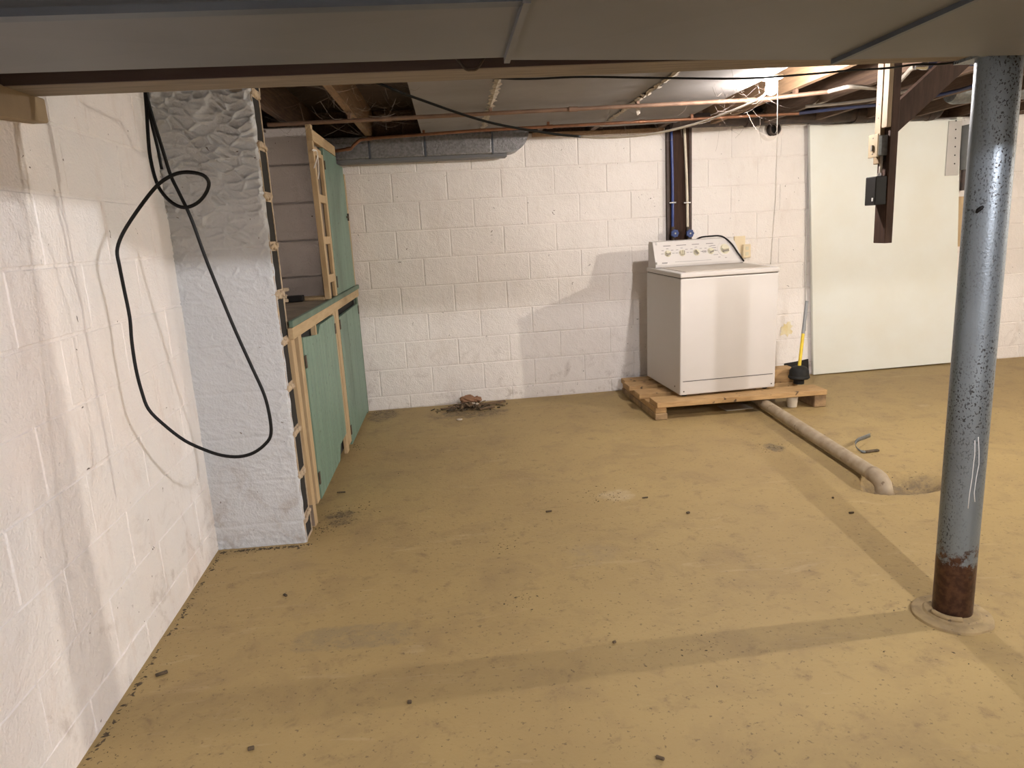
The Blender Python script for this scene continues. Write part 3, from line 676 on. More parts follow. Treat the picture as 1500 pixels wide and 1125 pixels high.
b0 = ony(1308, 176, HY + .03); b1 = ony(1392, 98, HY + .03)
dd = (b1 - b0).normalized()
MB().bar(b0 - dd * .02, b1 + dd * .16, .036, .105, up=dd.cross(Vector((0, 1, 0))) * -1).build('diagonal_brace', 'dark_plank', t)

# ================================================================== BACK WALL FIXTURES
# plank with two water pipes and valves
u0 = bwu(onw(975, 300)); u1 = bwu(onw(1011, 300)); zb = 0.95
t = thing('riser_plank', BWF @ Vector(((u0 + u1) / 2, -.02, zb)), 'dark brown riser plank on the block wall behind the washer', 'plank')
MB(BWF).bb((u0, -.024, zb), (u1, .0, 2.0)).build('plank_face', 'dark_plank', t, bevel=.002)
MB(BWF).bb((u0, -.034, zb), (u0 + .02, -.024, 2.0)).build('edge_strip', 'beam_dark', t)
MB(BWF).bb((u1 - .02, -.034, zb), (u1, -.024, 2.0)).build('edge_strip', 'beam_dark', t)
def riser(px_top, px_bot, mat, label):
    ut = bwu(onw(px_top, 195, .04)); ub = bwu(onw(px_bot, 340, .04)); zv = onw(px_bot, 342, .06).z
    t = thing('water_pipe', BWF @ Vector((ub, -.045, zv)), label, 'pipe')
    MB(BWF).tube(spline([(ut, -.046, 1.99), (ut * .6 + ub * .4 + .004, -.045, 1.7), (ut * .25 + ub * .75 + .003, -.045, 1.45), (ub, -.045, zv + .02)], 6), .0105, 10).build('riser_tube', mat, t, smooth=True)
    zc = onw((px_top + px_bot) / 2, 297, .04).z; uc = (ut * .3 + ub * .7)
    MB(BWF).bb((uc - .028, -.059, zc - .006), (uc + .028, -.0335, zc + .006)).build('pipe_clip', 'chrome', t, bevel=.002)
    bodyv = MB(BWF).tube([(ub, -.048, zv + .05), (ub, -.048, zv - .06)], .0135, 12).build('valve_body', 'hinge_iron', t, smooth='auto')
    MB(BWF).tube([(ub, -.045, zv), (ub, -.088, zv)], .009, 10).build('valve_stem', 'hinge_iron', bodyv, smooth='auto')
    mb = MB(BWF); n = 28
    ring = [(.030 * (1 + .10 * math.cos(7 * a_))) for a_ in np.linspace(0, 2 * math.pi, n, endpoint=False)]
    poly = [(ub + ring[k] * math.cos(2 * math.pi * k / n), -.086, zv + ring[k] * math.sin(2 * math.pi * k / n)) for k in range(n)]
    mb.prism(poly, (0, -.014, 0))
    hd = mb.build('valve_handle', 'blue_handle', t, bevel=.002)
    MB(BWF).tube([(ub, -.099, zv), (ub, -.103, zv)], .007, 10).build('handle_screw', 'chrome', hd, smooth='auto')
riser(983, 985, 'blue_pipe', 'blue plastic water pipe with valve on the riser plank')
riser(1002, 1007, 'white_pipe', 'off-white plastic water pipe with valve on the riser plank')
# round opening with a black pipe stub
c = onw(1131, 190); uc = bwu(c)
t = thing('wall_pipe_stub', BWF @ Vector((uc, -.03, c.z - .05)), 'black round pipe stub coming out of the wall below the bulb', 'pipe')
MB(BWF).lathe([(.048, -.012), (.048, .05), (.044, .055), (.036, .055), (.034, .0)], Matrix.Translation((uc, 0, c.z)) @ Matrix.Rotation(math.pi / 2, 4, 'X'), 24).build('stub_ring', 'cast_iron', t, smooth='auto')
MB(BWF).lathe([(.034, .012), (.001, .012)], Matrix.Translation((uc, 0, c.z)) @ Matrix.Rotation(math.pi / 2, 4, 'X'), 20).build('stub_core', 'hollow_shade', t)
MB(BWF).lathe([(.085, -.004), (.075, .012), (.049, .020)], Matrix.Translation((uc - .025, 0, c.z)) @ Matrix.Rotation(math.pi / 2, 4, 'X'), 20, cap=False).build('mortar_ring', 'white_block_paint', t, smooth=True)
# receptacle
c = onw(1091, 367); uc = bwu(c)
t = thing('wall_outlet', BWF @ Vector((uc, -.02, c.z - .06)), 'cream wall outlet box with a plate behind the washer console', 'outlet')
MB(BWF).bb((uc - .095, -.016, c.z - .02), (uc - .004, -.002, c.z + .115)).build('back_plate', 'ivory', t, bevel=.003)
ob = MB(BWF).bb((uc - .032, -.040, c.z - .055), (uc + .032, -.004, c.z + .05)).build('outlet_plate', 'ivory', t, bevel=.004)
MB(BWF).bb((uc - .012, -.043, c.z + .005), (uc + .012, -.039, c.z + .032)).build('socket', 'knob_cream', ob)
MB(BWF).bb((uc - .012, -.043, c.z - .038), (uc + .012, -.039, c.z - .010)).build('socket', 'knob_cream', ob)
# conduit wire beside the big panel
c0 = onw(1184, 182, .012); c1 = onw(1180, 440, .012)
wire('panel_edge_conduit', [c0 + Vector((-.03, 0, .03)), c0, c0.lerp(c1, .5), c1, c1 + Vector((.01, 0, -.25))], .004, 'plate_grey', 'thin grey conduit running down the left edge of the big white plywood sheet', 'conduit', n=8)
# large white board leaning flush on the wall
pb = [onw(1186, 181, .05), onw(1408, 168, .05), onw(1396, 531, .05), onw(1196, 545, .05)]
us = [bwu(q) for q in pb]; zt = 1.975
t = thing('plywood_sheet', BWF @ Vector(((us[0] + us[1]) / 2, -.03, 0)), 'large smooth white painted plywood sheet standing against the back wall', 'plywood')
MB(BWF).prism([(us[3] - .025, -.05, .005), (us[2] + .02, -.05, .012), (us[1], -.05, zt), (us[0], -.05, zt)], (0, .030, 0)).build('panel_sheet', 'panel_white', t, bevel=.003)
MB(BWF).bb((us[1] - .055, -.075, zt + .001), (us[1], -.02, zt + .012)).build('top_strip', 'panel_white', t)
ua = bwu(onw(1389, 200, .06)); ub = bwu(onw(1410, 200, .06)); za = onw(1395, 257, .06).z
pp = MB(BWF).bb((ua, -.058, za), (ub - .01, -.050, zt - .01)).build('shadow_strip', 'plate_grey', t, bevel=.002)  # thin grey piece painting a shadow strip on the sheet
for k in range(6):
    MB(BWF).tube([((ua + ub) / 2 + .012 - .003 * k, -.059, za + .09 + .065 * k), ((ua + ub) / 2 + .012 - .003 * k, -.0575, za + .09 + .065 * k)], .006, 8).build('screw_hole', 'hollow_shade', pp)
# grey electrical cabinet and tan board behind the column
ze = onw(1415, 248, .1).z
edge_at = lambda z_: us[1] + (us[2] + .02 - us[1]) * (1 - z_ / 1.975)      # plywood's right edge at height z_
ue0 = edge_at(ze - .2) + .004
t = thing('breaker_box', BWF @ Vector((ue0 + .2, -.05, ze)), 'grey metal electrical box on the wall behind the steel column', 'electrical box')
MB(BWF).bb((ue0, -.10, ze), (ue0 + .36, -.003, 1.93)).build('box_body', 'box_grey', t, bevel=.004)
MB(BWF).bb((ue0 + .05, -.108, ze + .02), (ue0 + .34, -.10, 1.91)).build('box_door', 'plate_grey', t, bevel=.002)
MB(BWF).tube([(ue0 + .03, -.04, ze - .16), (ue0 + .03, -.04, ze)], .02, 10).build('conduit', 'cast_iron', t, smooth='auto')
MB(BWF).tube([(ue0 + .10, -.04, ze - .20), (ue0 + .10, -.04, ze)], .016, 10).build('conduit', 'cast_iron', t, smooth='auto')
ub0 = bwu(onw(1401, 350, .02)); zlo = onw(1405, 361, .02).z
ub0 = max(ub0, us[1] + .035)
o = MB(BWF).bb((ub0 - .03, -.0185, zlo), (ub0 + .30, 0, zlo + .40)).build('backing_board', 'ivory', bevel=.003); o.data.materials[0] = MATS['pine']
tag(o, 'tan backing board below the grey electrical box', 'board')
# yellow flaking patch and dark gap at the wall foot
mb = MB(BWF); c = onw(1152, 482); uc = bwu(c); pts = []
for k in range(18):
    an = 2 * math.pi * k / 18; r = .055 * (1 + .9 * noise.noise(Vector((math.cos(an) * 2.5, math.sin(an) * 2.5, 2))))
    pts.append((uc + r * math.cos(an) * .9, -.003, c.z + r * math.sin(an)))
mb.prism(pts, (0, .005, 0)).build('flaked_patch', 'yellow_stain', wb)
c = onw(1152, 535); uc = bwu(c)
MB(BWF).prism([(uc - .03, -.004, .0), (uc + .20, -.004, .0), (uc + .19, -.004, .135), (uc + .08, -.004, .120), (uc - .02, -.004, .112)], (0, .006, 0)).build('wall_gap', 'hollow_shade', wb)

# ================================================================== PALLET AND WASHER
f0 = onz(978, 614); f1 = onz(1209, 595)
PA = math.atan2(f1.y - f0.y, f1.x - f0.x)
g0 = onz(960, 616)
PF = Matrix.Translation((g0.x, g0.y, 0)) @ Matrix.Rotation(PA, 4, 'Z'); PLW = (f1 - g0).length
t = thing('wooden_pallet', PF @ Vector((PLW / 2, .4, 0)), 'low wooden pallet under the washer made of spaced boards on runners', 'pallet')
PD = 0.86
MB(PF).bb((0.0, 0, 0), (.085, PD, .045)).build('runner', 'pallet_block_wood', t, bevel=.004)
MB(PF).bb((0.004, .004, .045), (.080, PD - .006, .088)).build('runner', 'pallet_wood', t, bevel=.004)
MB(PF).bb((PLW - .085, 0, 0), (PLW, .30, .088)).build('runner', 'pallet_block_wood', t, bevel=.004)
MB(PF).bb((PLW * .5, .36, 0), (PLW * .5 + .06, PD, .088)).build('runner', 'pallet_block_wood', t, bevel=.004)
for (xa, ya, xb, yb, th) in ((.01, -.015, PLW - .005, .165, .036), (-.03, .27, 1.15, .43, .036), (-.03, .54, 1.04, .70, .036), (-.01, .74, PLW * .78, .85, .036)):
    MB(PF).bb((xa, ya, .088), (xb, yb, .088 + th)).build('deck_board', 'pallet_wood', t, bevel=.004, seg=2)
DK = .124
# loose timber offcut standing on the pallet beside the washer
q = PF.inverted() @ onz(1147, 556, DK)
o = MB(PF).bb((.905, .30, DK), (1.145, .43, DK + .095)).build('timber_offcut', 'pallet_wood', bevel=.004); tag(o, 'short thick timber offcut lying on the pallet behind the plunger', 'timber')

wa = onz(996, 583, DK); 
WROT = math.radians(4.6); TILT = math.radians(1.4)
WF_ = Matrix.Translation((wa.x, wa.y, DK + .012)) @ Matrix.Rotation(WROT, 4, 'Z') @ Matrix.Rotation(TILT, 4, 'X')
WW = 0.70; WD = 0.64
# height from the photograph's front edge
WH = ony(995, 403, wa.y).z - DK
t = thing('washing_machine', WF_ @ Vector((WW / 2, WD / 2, 0)), 'white top-loading washing machine with a knob console standing on the pallet', 'washing machine')
zt = WH - .032
MB(WF_).bb((0, 0, .004), (WW, WD, zt - .005)).build('cabinet', 'appliance_white', t, bevel=.010, seg=3)
MB(WF_).bb((.006, .006, zt - .008), (WW - .006, WD - .006, zt + .004)).build('top_gap', 'appliance_gap', t)
tp = MB(WF_).bb((-.003, -.006, zt), (WW + .003, WD, WH)).build('top_panel', 'appliance_white', t, bevel=.010, seg=3)
MB(WF_).bb((.05, .035, WH - .002), (WW - .045, WD - .17, WH + .004)).build('lid', 'appliance_top', t, bevel=.003, seg=2)
MB(WF_).bb((.02, -.0012, .098), (WW - .02, .004, .103)).build('kick_seam', 'appliance_gap', t)
for x in (.02, WW - .035): MB(WF_).tube([(x + .0075, -.0015, .03), (x + .0075, .003, .03)], .005, 8).build('screw', 'hinge_iron', t)
MB(WF_).tube([(-.0015, .09, .05), (.003, .09, .05)], .006, 8).build('screw', 'hinge_iron', t)
for x in (.05, WW - .05):
    for y in (.05, WD - .05): MB(WF_).tube([(x, y, -.012), (x, y, .006)], .018, 10).build('foot', 'worn_rubber', t)
# console: sloping face
ch = 0.185; cb0, cb1, ct0 = WD - .155, WD - .005, WD - .095
prof = [(cb0, WH), (cb0 - .004, WH + .022), (ct0, WH + ch), (cb1 - .02, WH + ch + .002), (cb1, WH + ch - .02), (cb1, WH)]
cons_mb = MB(WF_).prism([(.010, y, z) for y, z in prof], (WW - .020, 0, 0))
for v_ in cons_mb.v:
    if v_.x > .3: v_.x -= .055 * max(0, (v_.z - WH) / ch)
cons = cons_mb.build('console', 'appliance_white', t, bevel=.004, seg=2)
MB(WF_).bb((.014, cb0 - .004, WH - .001), (WW - .014, cb0 + .01, WH + .004)).build('console_gap', 'appliance_gap', t)
# frame on the console face: x across, y up the slope, z out
a = Vector((0, cb0 - .004, WH + .022)); b_ = Vector((0, ct0, WH + ch)); up = (b_ - a).normalized(); SL = (b_ - a).length
CF = WF_ @ Matrix.Translation(a) @ Matrix((Vector((1, 0, 0)), up, Vector((1, 0, 0)).cross(up))).transposed().to_4x4()
def knob(x, y, r, ang, big=False):
    k = MB(CF).lathe([(r * 1.25, -.001), (r * 1.22, .003), (r, .005), (r * .92, .012)], Matrix.Translation((x, y, 0)), 28).build('dial', 'knob_cream', cons, smooth='auto')
    R = Matrix.Rotation(ang, 3, 'Z')
    if big: MB(CF).lathe([(r * 1.75, -.001), (r * 1.7, .002), (r * 1.3, .003)], Matrix.Translation((x, y, 0)), 28).build('dial_skirt', 'appliance_white', cons, smooth='auto')
    MB(CF).box((x, y, .018), (r * 1.7, r * .42, .016), R).build('dial_grip', 'knob_cream', cons, bevel=.002)
    MB(CF).box(Vector((x, y, .013)) + R @ Vector((0, -r * .5, 0)), (r * 1.5, r * .45, .004), R).build('dial_shade', 'knob_grey', cons)
for x, y, ang in ((.115, SL * .47, .2), (.225, SL * .46, 1.45), (.335, SL * .45, -.9), (.445, SL * .47, .3)): knob(x, y, .020, ang)
knob(.555, SL * .52, .032, .1, True)
def ink(x, y, wd, ht): MB(CF).box((x, y, .0006), (wd, ht, .0012)).build('print', 'ink', cons)
for x in (.115, .225, .335, .445):
    ink(x, SL * .80, .055 if x != .225 else .075, .0042)
    for dx, dy in ((-.042, .0), (.042, .0), (0, .036), (-.036, .024), (.036, .024)):
        ink(x + dx, SL * .47 + dy, .018, .0028)
ink(.395, SL * .50, .030, .0024); ink(.395, SL * .46, .034, .0024); ink(.395, SL * .42, .028, .0024)
for k, (dx, dy) in enumerate(((-.085, .035), (-.085, .018), (-.085, 0), (-.075, -.035), (.0, -.062), (-.05, -.055), (.07, .02))): ink(.555 + dx, SL * .5 + dy, .035 if k < 4 else .016, .0030)
# small maker's mark, too small to read in the photograph
for k_ in range(4): ink(.066 + .0105 * k_, SL * .075, .0088, .0062)
ink(.30, SL * .09, .28, .0016)
MB(CF).bb((.012, SL * .03, -.002), (.022, SL * .12, .004)).build('trim_chip', 'knob_grey', cons)
MB(CF).bb((.030, SL * .86, -.002), (.042, SL * .99, .003)).build('trim_chip', 'plate_grey', cons)
# power cord looping over the console
c1 = WF_ @ Vector((WW * .55, WD - .02, WH + ch - .01))
pts = [WF_ @ Vector(v) for v in ((.36, WD + .01, WH + ch - .03), (.40, WD - .03, WH + ch + .008), (.47, WD - .05, WH + ch + .016), (.55, WD - .085, WH + ch + .012), (.605, WD - .125, WH + ch - .04), (.645, WD - .155, WH + ch - .11), (.685, WD - .175, WH + .012))]
MB().tube(spline(pts, 8), .006, 8).build('power_cord', 'black_rubber', t, smooth=True)

# plunger
c = onz(1173, 563, DK)
PLX, PLY = c.x, c.y + .03
t = thing('plunger', (PLX, PLY, DK), 'black rubber plunger with a yellow and grey handle standing on the pallet', 'plunger')
MB().lathe([(.036, 0), (.037, .030), (.040, .036), (.066, .038), (.074, .046), (.073, .056), (.068, .062), (.066, .095), (.052, .118), (.030, .128), (.016, .132)], Matrix.Translation((PLX, PLY, DK)), 32).build('rubber_cup', 'worn_rubber', t, smooth='auto')
h0 = Vector((PLX, PLY, DK + .125)); h2 = ony(1182, 441, PLY + .10); h1 = h0.lerp(h2, .50)
MB().tube([h0, h0.lerp(h1, .5), h1], .0115, 12).build('handle_lower', 'plunger_yellow', t, smooth='auto')
MB().tube([h1, h1.lerp(h2, .5), h2], .0120, 12).build('handle_grip', 'plunger_grey', t, smooth='auto')
# dark cap lying behind the plunger
o = MB().lathe([(.0, -.02), (.028, -.02), (.030, -.01), (.030, .01), (.026, .02), (0.0, .02)], axis_m((PLX + .085, PLY + .10, DK + .030), (1, .5, 0)), 18).build('rubber_bung', 'black_rubber', smooth='auto')
tag(o, 'small round black rubber bung beside the plunger cup', 'bung')

# things under the pallet
c = onz(1163, 597)
o = MB().lathe([(.0, .003), (.030, .003), (.030, 0.0), (.032, 0.0), (.040, .072), (.042, .074), (.038, .074), (.0305, .006), (.0, .006)], Matrix.Translation((c.x, c.y + .03, 0)), 24, cap=False).build('plastic_cup', 'cup_plastic', smooth='auto')
tag(o, 'small pale plastic cup on the floor under the pallet', 'cup')
c = onz(1085, 602)
o = MB().box((c.x, c.y + .10, .003), (.20, .15, .004), Euler((0, 0, .1)).to_matrix()).build('paper_sheet', 'paper_sheet'); tag(o, 'small pale sheet lying flat on the floor under the pallet', 'paper')

# drain pipe to the sump hollow
p1 = onz(1283, 697, .045); p0 = Vector((2.19, 5.0, .045))
q0 = onz(1120, 592, .045); dr = (q0 - p1); p0 = p1 + dr * ((5.05 - p1.y) / dr.y)
t = thing('drain_pipe', (p1.x, p1.y, 0), 'dirty tan plastic drain pipe from under the pallet to the floor hollow', 'pipe')
MB().tube([p0, p0.lerp(p1, .4), p0.lerp(p1, .8), p1], .036, 18).build('pipe_run', 'drain_plastic', t, smooth='auto')
dr = (p1 - p0).normalized()
MB().tube([p1 - dr * .03, p1, p1 + dr * .035 + Vector((0, 0, -.004)), p1 + dr * .062 + Vector((0.003, 0, -.022)), p1 + dr * .075 + Vector((.004, 0, -.052)), p1 + dr * .078 + Vector((.004, 0, -.075))], .0395, 18).build('elbow', 'drain_plastic', t, smooth=True)
MB().tube([p1 + dr * .077 + Vector((.004, 0, -.058)), p1 + dr * .078 + Vector((.004, 0, -.080))], .043, 18).build('elbow_collar', 'drain_plastic', t, smooth='auto')
# curled rubber scrap beside the pipe
c = onz(1262, 661); pts = [onz(x, y, z) for x, y, z in ((1275, 639, .012), (1265, 643, .028), (1257, 646, .040), (1253, 651, .030), (1255, 657, .014), (1261, 662, .006), (1268, 663, .004))]
sp_ = spline(pts, 5); vs_ = []; fs_ = []
for i, q in enumerate(sp_):
    wdt = .016 * (1 - .5 * i / len(sp_)); vs_ += [q + Vector((0, .004, wdt)), q + Vector((0, -.004, -wdt * .2)), q + Vector((.003, .006, -wdt * .2)), q + Vector((.003, .012, wdt))]
for v in vs_: v.z = max(v.z, .0005)
for i in range(len(sp_) - 1):
    for k in range(4): fs_.append((4 * i + k, 4 * i + (k + 1) % 4, 4 * i + 4 + (k + 1) % 4, 4 * i + 4 + k))
fs_ += [(3, 2, 1, 0), tuple(4 * (len(sp_) - 1) + k for k in range(4))]
o = MB().add(vs_, fs_).build('rubber_strip', 'plate_grey', smooth=True); o.data.materials[0] = MATS['galv_box']
tag(o, 'curled grey strip scrap standing on the floor beside the drain pipe', 'scrap')
c = onz(1277, 662)
o = MB().box((c.x, c.y, .006), (.085, .022, .010), Euler((0, 0, .12)).to_matrix()).build('wood_chip', 'debris_dark', bevel=.003); tag(o, 'flat dark sliver on the floor below the curled strip', 'chip')

# ================================================================== GREEN CABINETS
KX = -0.71
def kp(x, y, off=0.0): return onx(x, y, KX + off)
def yz(x, y): q = kp(x, y); return (q.y, q.z)
def strip(quad, name, mat, parent, th=.02, back=0.0):
    """quad of pixels on the cabinet's face plane -> board of thickness th"""
    pts = [kp(x, y) for x, y in quad]
    pts = [Vector((KX - back, q.y, max(q.z, 0.002))) for q in pts]
    return MB().prism(pts, (-th, 0, 0)).build(name, mat, parent, bevel=.0015)
def board(y0, y1, z0, z1, name, mat, parent, th=.02, back=0.0, y0t=None, y1t=None):
    y0t = y0 if y0t is None else y0t; y1t = y1 if y1t is None else y1t
    x = KX - back
    return MB().prism([(x, y0, z0), (x, y1, z0), (x, y1t, z1), (x, y0t, z1)], (-th, 0, 0)).build(name, mat, parent, bevel=.0015)
WZ = 0.972                                                          # worktop height
CY0 = 3.132
t = thing('base_cabinet', (KX - .18, 4.2, 0), 'low built-in cabinet with bare pine frame and two green painted doors', 'cabinet')
ZR0, ZR1 = .895, .945
board(CY0 - .045, 5.34, ZR0, ZR1, 'top_rail', 'pine_flat', t, th=.022, back=-.012)
s1 = board(CY0, CY0 + .055, .012, ZR0, 'stile', 'pine', t, th=.03, back=0, y0t=CY0 - .04, y1t=CY0 + .02)
board(CY0 + .10, CY0 + .165, .085, ZR0, 'stile', 'pine', t, th=.02, back=.0, y0t=CY0 + .10, y1t=CY0 + .165)
MB().bb((KX - .16, CY0 - .005, .02), (KX - .002, CY0 + .0, ZR0)).build('side_board', 'weathered_wood', t)
yA, zA = yz(515, 640); yB = 4.28
board(4.20, 4.275, .03, ZR0, 'stile', 'pine', t, th=.02)
board(4.285, 4.375, .06, ZR0, 'stile', 'pine', t, th=.025, back=-.004)
board(5.28, 5.35, .01, ZR0, 'stile', 'paint_green_dull', t, th=.02)
MB().bb((KX - .03, CY0, .05), (KX - .028, 5.33, ZR0)).build('interior_shade', 'hollow_shade', t)  # near-black sheet added to paint the shade behind the cabinet front
# beadboard door: grooves are real
def bead_door(y0, y1, z0, z1, pitch, name, mat, depth=.004, cut=None, th=.018, proud=.006, sag=0.0):
    vs_ = []; fs_ = []; cols = []
    y = y0
    while y < y1 - 1e-4:
        ye = min(y + pitch, y1); g = min(.006, (ye - y) * .3)
        cols += [(y, proud), (ye - g, proud), (ye - g * .5, proud - depth)]
        y = ye
    cols.append((y1, proud))
    for yy, pr_ in cols:
        f_ = (yy - y0) / (y1 - y0); zb_ = z0 if not cut or f_ < cut[0] else cut[1]
        zt_ = z1 - sag * (min(1, .25 + f_ * 2) if f_ < .45 else 0.15)
        vs_ += [(KX + pr_, yy, zb_), (KX + pr_, yy, zt_), (KX + proud - th, yy, zt_), (KX + proud - th, yy, zb_)]
    n = len(cols)
    for i in range(n - 1):
        for k in range(4): fs_.append((4 * i + k, 4 * i + (k + 1) % 4, 4 * i + 4 + (k + 1) % 4, 4 * i + 4 + k))
    fs_ += [(3, 2, 1, 0), tuple(4 * (n - 1) + k for k in range(4))]
    return MB().add(vs_, fs_).build(name, mat, t)
d1 = bead_door(CY0 + .168, 4.195, .085, .885, .075, 'door', 'paint_green', cut=(.72, .16), sag=.045)
d2 = bead_door(4.38, 5.275, .035, .845, .30, 'door', 'paint_green', depth=.002)
def hinge(y, z, par, dy=.012):
    MB().bb((KX + .004, y - dy, z - .03), (KX + .010, y + dy, z + .03)).build('hinge', 'hinge_iron', par, bevel=.001)
hinge(CY0 + .172, .76, d1); hinge(CY0 + .172, .19, d1); hinge(4.192, .80, d1); hinge(4.384, .80, d2); hinge(4.384, .13, d2); hinge(5.27, .80, d2)
MB().bb((KX - .02, 3.62, .80), (KX + .004, 3.65, .90)).build('latch_block', 'pine', t)
t = thing('worktop', (KX - .2, 4.0, ZR1), 'dusty brown worktop with a green front edge on the base cabinet', 'worktop')
MB().prism([(-1.10, PY1 + .004, ZR1 + .002), (KX - .002, PY1 + .004, ZR1 + .002), (KX - .002, NY - .004, ZR1 + .002), (-1.13, NY - .004, ZR1 + .002)], (0, 0, WZ - ZR1 - .004)).build('top_board', 'counter_dusty', t)
MB().bb((-.762 + .016, NY - .004, ZR1 + .002), (KX - .002, 5.36, WZ - .002)).build('top_board', 'counter_dusty', t)
MB().bb((KX - .004, PY1 - .03, ZR1 + .001), (KX + .016, 5.375, WZ + .004)).build('front_edge', 'paint_green_dull', t, bevel=.003)
# upper cabinet
t = thing('upper_cabinet', (KX - .03, 4.7, WZ), 'tall narrow upper cabinet with a green door and open pine jamb on the worktop', 'cabinet')
def yzp(px): q = onx(*px, KX); return q.y, q.z
zt_u = 1.905
board(4.175, 4.225, WZ + .002, 1.93, 'jamb', 'pine', t, th=.03, y0t=4.135, y1t=4.18)
board(4.39, 4.445, WZ + .002, 1.80, 'stile', 'pine', t, th=.02, y0t=4.40, y1t=4.45)
MB().bb((KX - .034, 4.19, WZ + .004), (KX - .024, 4.42, 1.86)).build('inner_panel', 'weathered_wood', t)
for z in (1.80, 1.545, 1.31, 1.09):
    board(4.19, 4.40, z - .025, z + .02, 'cross_piece', 'pine', t, th=.02, back=.002)
board(4.135, 4.93, 1.845, 1.905, 'top_rail', 'pine_flat', t, th=.024, back=-.004)
ud = MB().prism([(KX + .002, 4.448, WZ + .006), (KX + .002, 5.27, WZ + .006), (KX + .002, 5.22, 1.80), (KX + .002, 4.95, 1.80), (KX + .002, 4.95, 1.842), (KX + .002, 4.452, 1.842)], (-.02, 0, 0)).build('door', 'paint_green', t, bevel=.001)
MB().bb((KX - .02, 5.275, WZ + .006), (KX - .002, 5.34, 1.76)).build('back_stile', 'pine', t)
MB().box((KX + .008, 5.18, 1.46), (.008, .05, .012)).build('latch', 'hinge_iron', ud); MB().box((KX + .010, 5.20, 1.46), (.010, .012, .05)).build('latch', 'hinge_iron', ud)
MB().bb((KX + .001, 4.45, 1.02), (KX + .006, 4.475, 1.09)).build('hinge', 'hinge_iron', ud); MB().bb((KX + .001, 4.45, 1.72), (KX + .006, 4.47, 1.77)).build('hinge', 'hinge_iron', ud)
# white string tied to the jamb
s0 = onx(459, 221, KX + .01); mb = MB()
o = MB()
for dx, pts in enumerate((((459, 221), (463, 220), (465, 228), (462, 240), (460, 246)), ((459, 221), (464, 222), (466, 235), (467, 252), (466, 262)), ((457, 220), (460, 219), (464, 221)))):
    o.tube(spline([onx(x, y, KX + .008) for x, y in pts], 5), .003, 6)
o = o.build('white_string', 'string_white', smooth=True); tag(o, 'white string knotted round the upper cabinet jamb', 'string')
# scraps on the worktop
o = MB().bar((-1.02, NY - .03, WZ + .008), (-.755, NY - .075, WZ + .008), .035, .018).build('wood_stick', 'pine_flat', bevel=.002); tag(o, 'longer pine stick lying against the nook wall on the worktop', 'stick')
o = MB().bar((-.92, NY - .13, WZ + .008), (-.74, NY - .17, WZ + .008), .035, .018).build('wood_stick', 'pine_flat', bevel=.002); tag(o, 'shorter pine stick lying in front on the worktop', 'stick')
o = MB().bb((-.965, NY - .22, WZ), (-.86, NY - .16, WZ + .035)).build('dark_case', 'black_box', bevel=.006, seg=2); tag(o, 'small black case lying on the worktop among wood scraps', 'case')
rnd = random.Random(11)
for k in range(4):
    o = MB().box((-1.0 + rnd.uniform(-.02, .02), NY - .22 + rnd.uniform(-.03, .03), WZ + .012 + .021 * k), (.11, .07, .020), Euler((0, 0, rnd.uniform(-.6, .6))).to_matrix()).build('rubble_piece', 'hollow_tile', bevel=.004)
    tag(o, ('lowest', 'second', 'third', 'topmost')[k] + ' broken tan rubble piece in the stack on the worktop', 'rubble', 'rubble pieces on the worktop')

# ================================================================== HANGING BLACK CABLE LOOP
CYP = 2.15
px = [(212, 120, .00), (213, 138, .0), (215, 165, .0), (217, 200, 0), (220, 230, 0), (227, 260, 0), (236, 280, 0), (252, 297, 0), (270, 304, 0), (288, 298, 0), (301, 284, -.01), (306, 268, -.02), (298, 257, -.03), (280, 252.5, -.03),
      (262, 253.5, -.03), (246, 260, -.03), (230, 272, -.03), (211, 295, -.03), (190, 325, -.02), (177, 348, -.02), (171.5, 368, -.02), (175, 390, -.02), (182, 425, 0), (190, 465, 0), (193, 500, 0), (199, 540, 0), (208, 575, 0), (218, 600, 0), (240, 622, 0), (270, 645, 0),
      (300, 659, 0), (325, 667, 0), (350, 669, 0), (372, 663, 0), (390, 649, 0), (397, 635, 0), (395, 610, 0), (387, 578, 0), (370, 540, 0), (345, 485, 0), (320, 425, 0), (300, 375, 0), (280, 320, 0), (262, 282, 0), (250, 257, .0), (240, 225, 0), (229, 190, 0), (220, 160, 0), (214, 135, 0), (212, 118, 0)]
t = thing('black_cable', ony(340, 668, CYP), 'long black cable hanging in a big loop in front of the pier', 'cable')
MB().tube(spline([ony(x, y, CYP + o_) for x, y, o_ in px], 4), .0052, 8).build('cable_loop', 'black_rubber', t, smooth=True)
MB().tube(spline([ony(x, y, CYP + .012) for x, y in ((214, 118), (216, 140), (221, 175), (228, 205), (232, 222), (237, 248))], 5), .0045, 8).build('cable_tail', 'black_rubber', t, smooth=True)
top = ony(213, 119, CYP)
MB().tube([top, top + Vector((0, 0, .06)), Vector((-.896, top.y + .02, 2.03))], .009, 8).build('hanging_bundle', 'black_rubber', t, smooth=True)
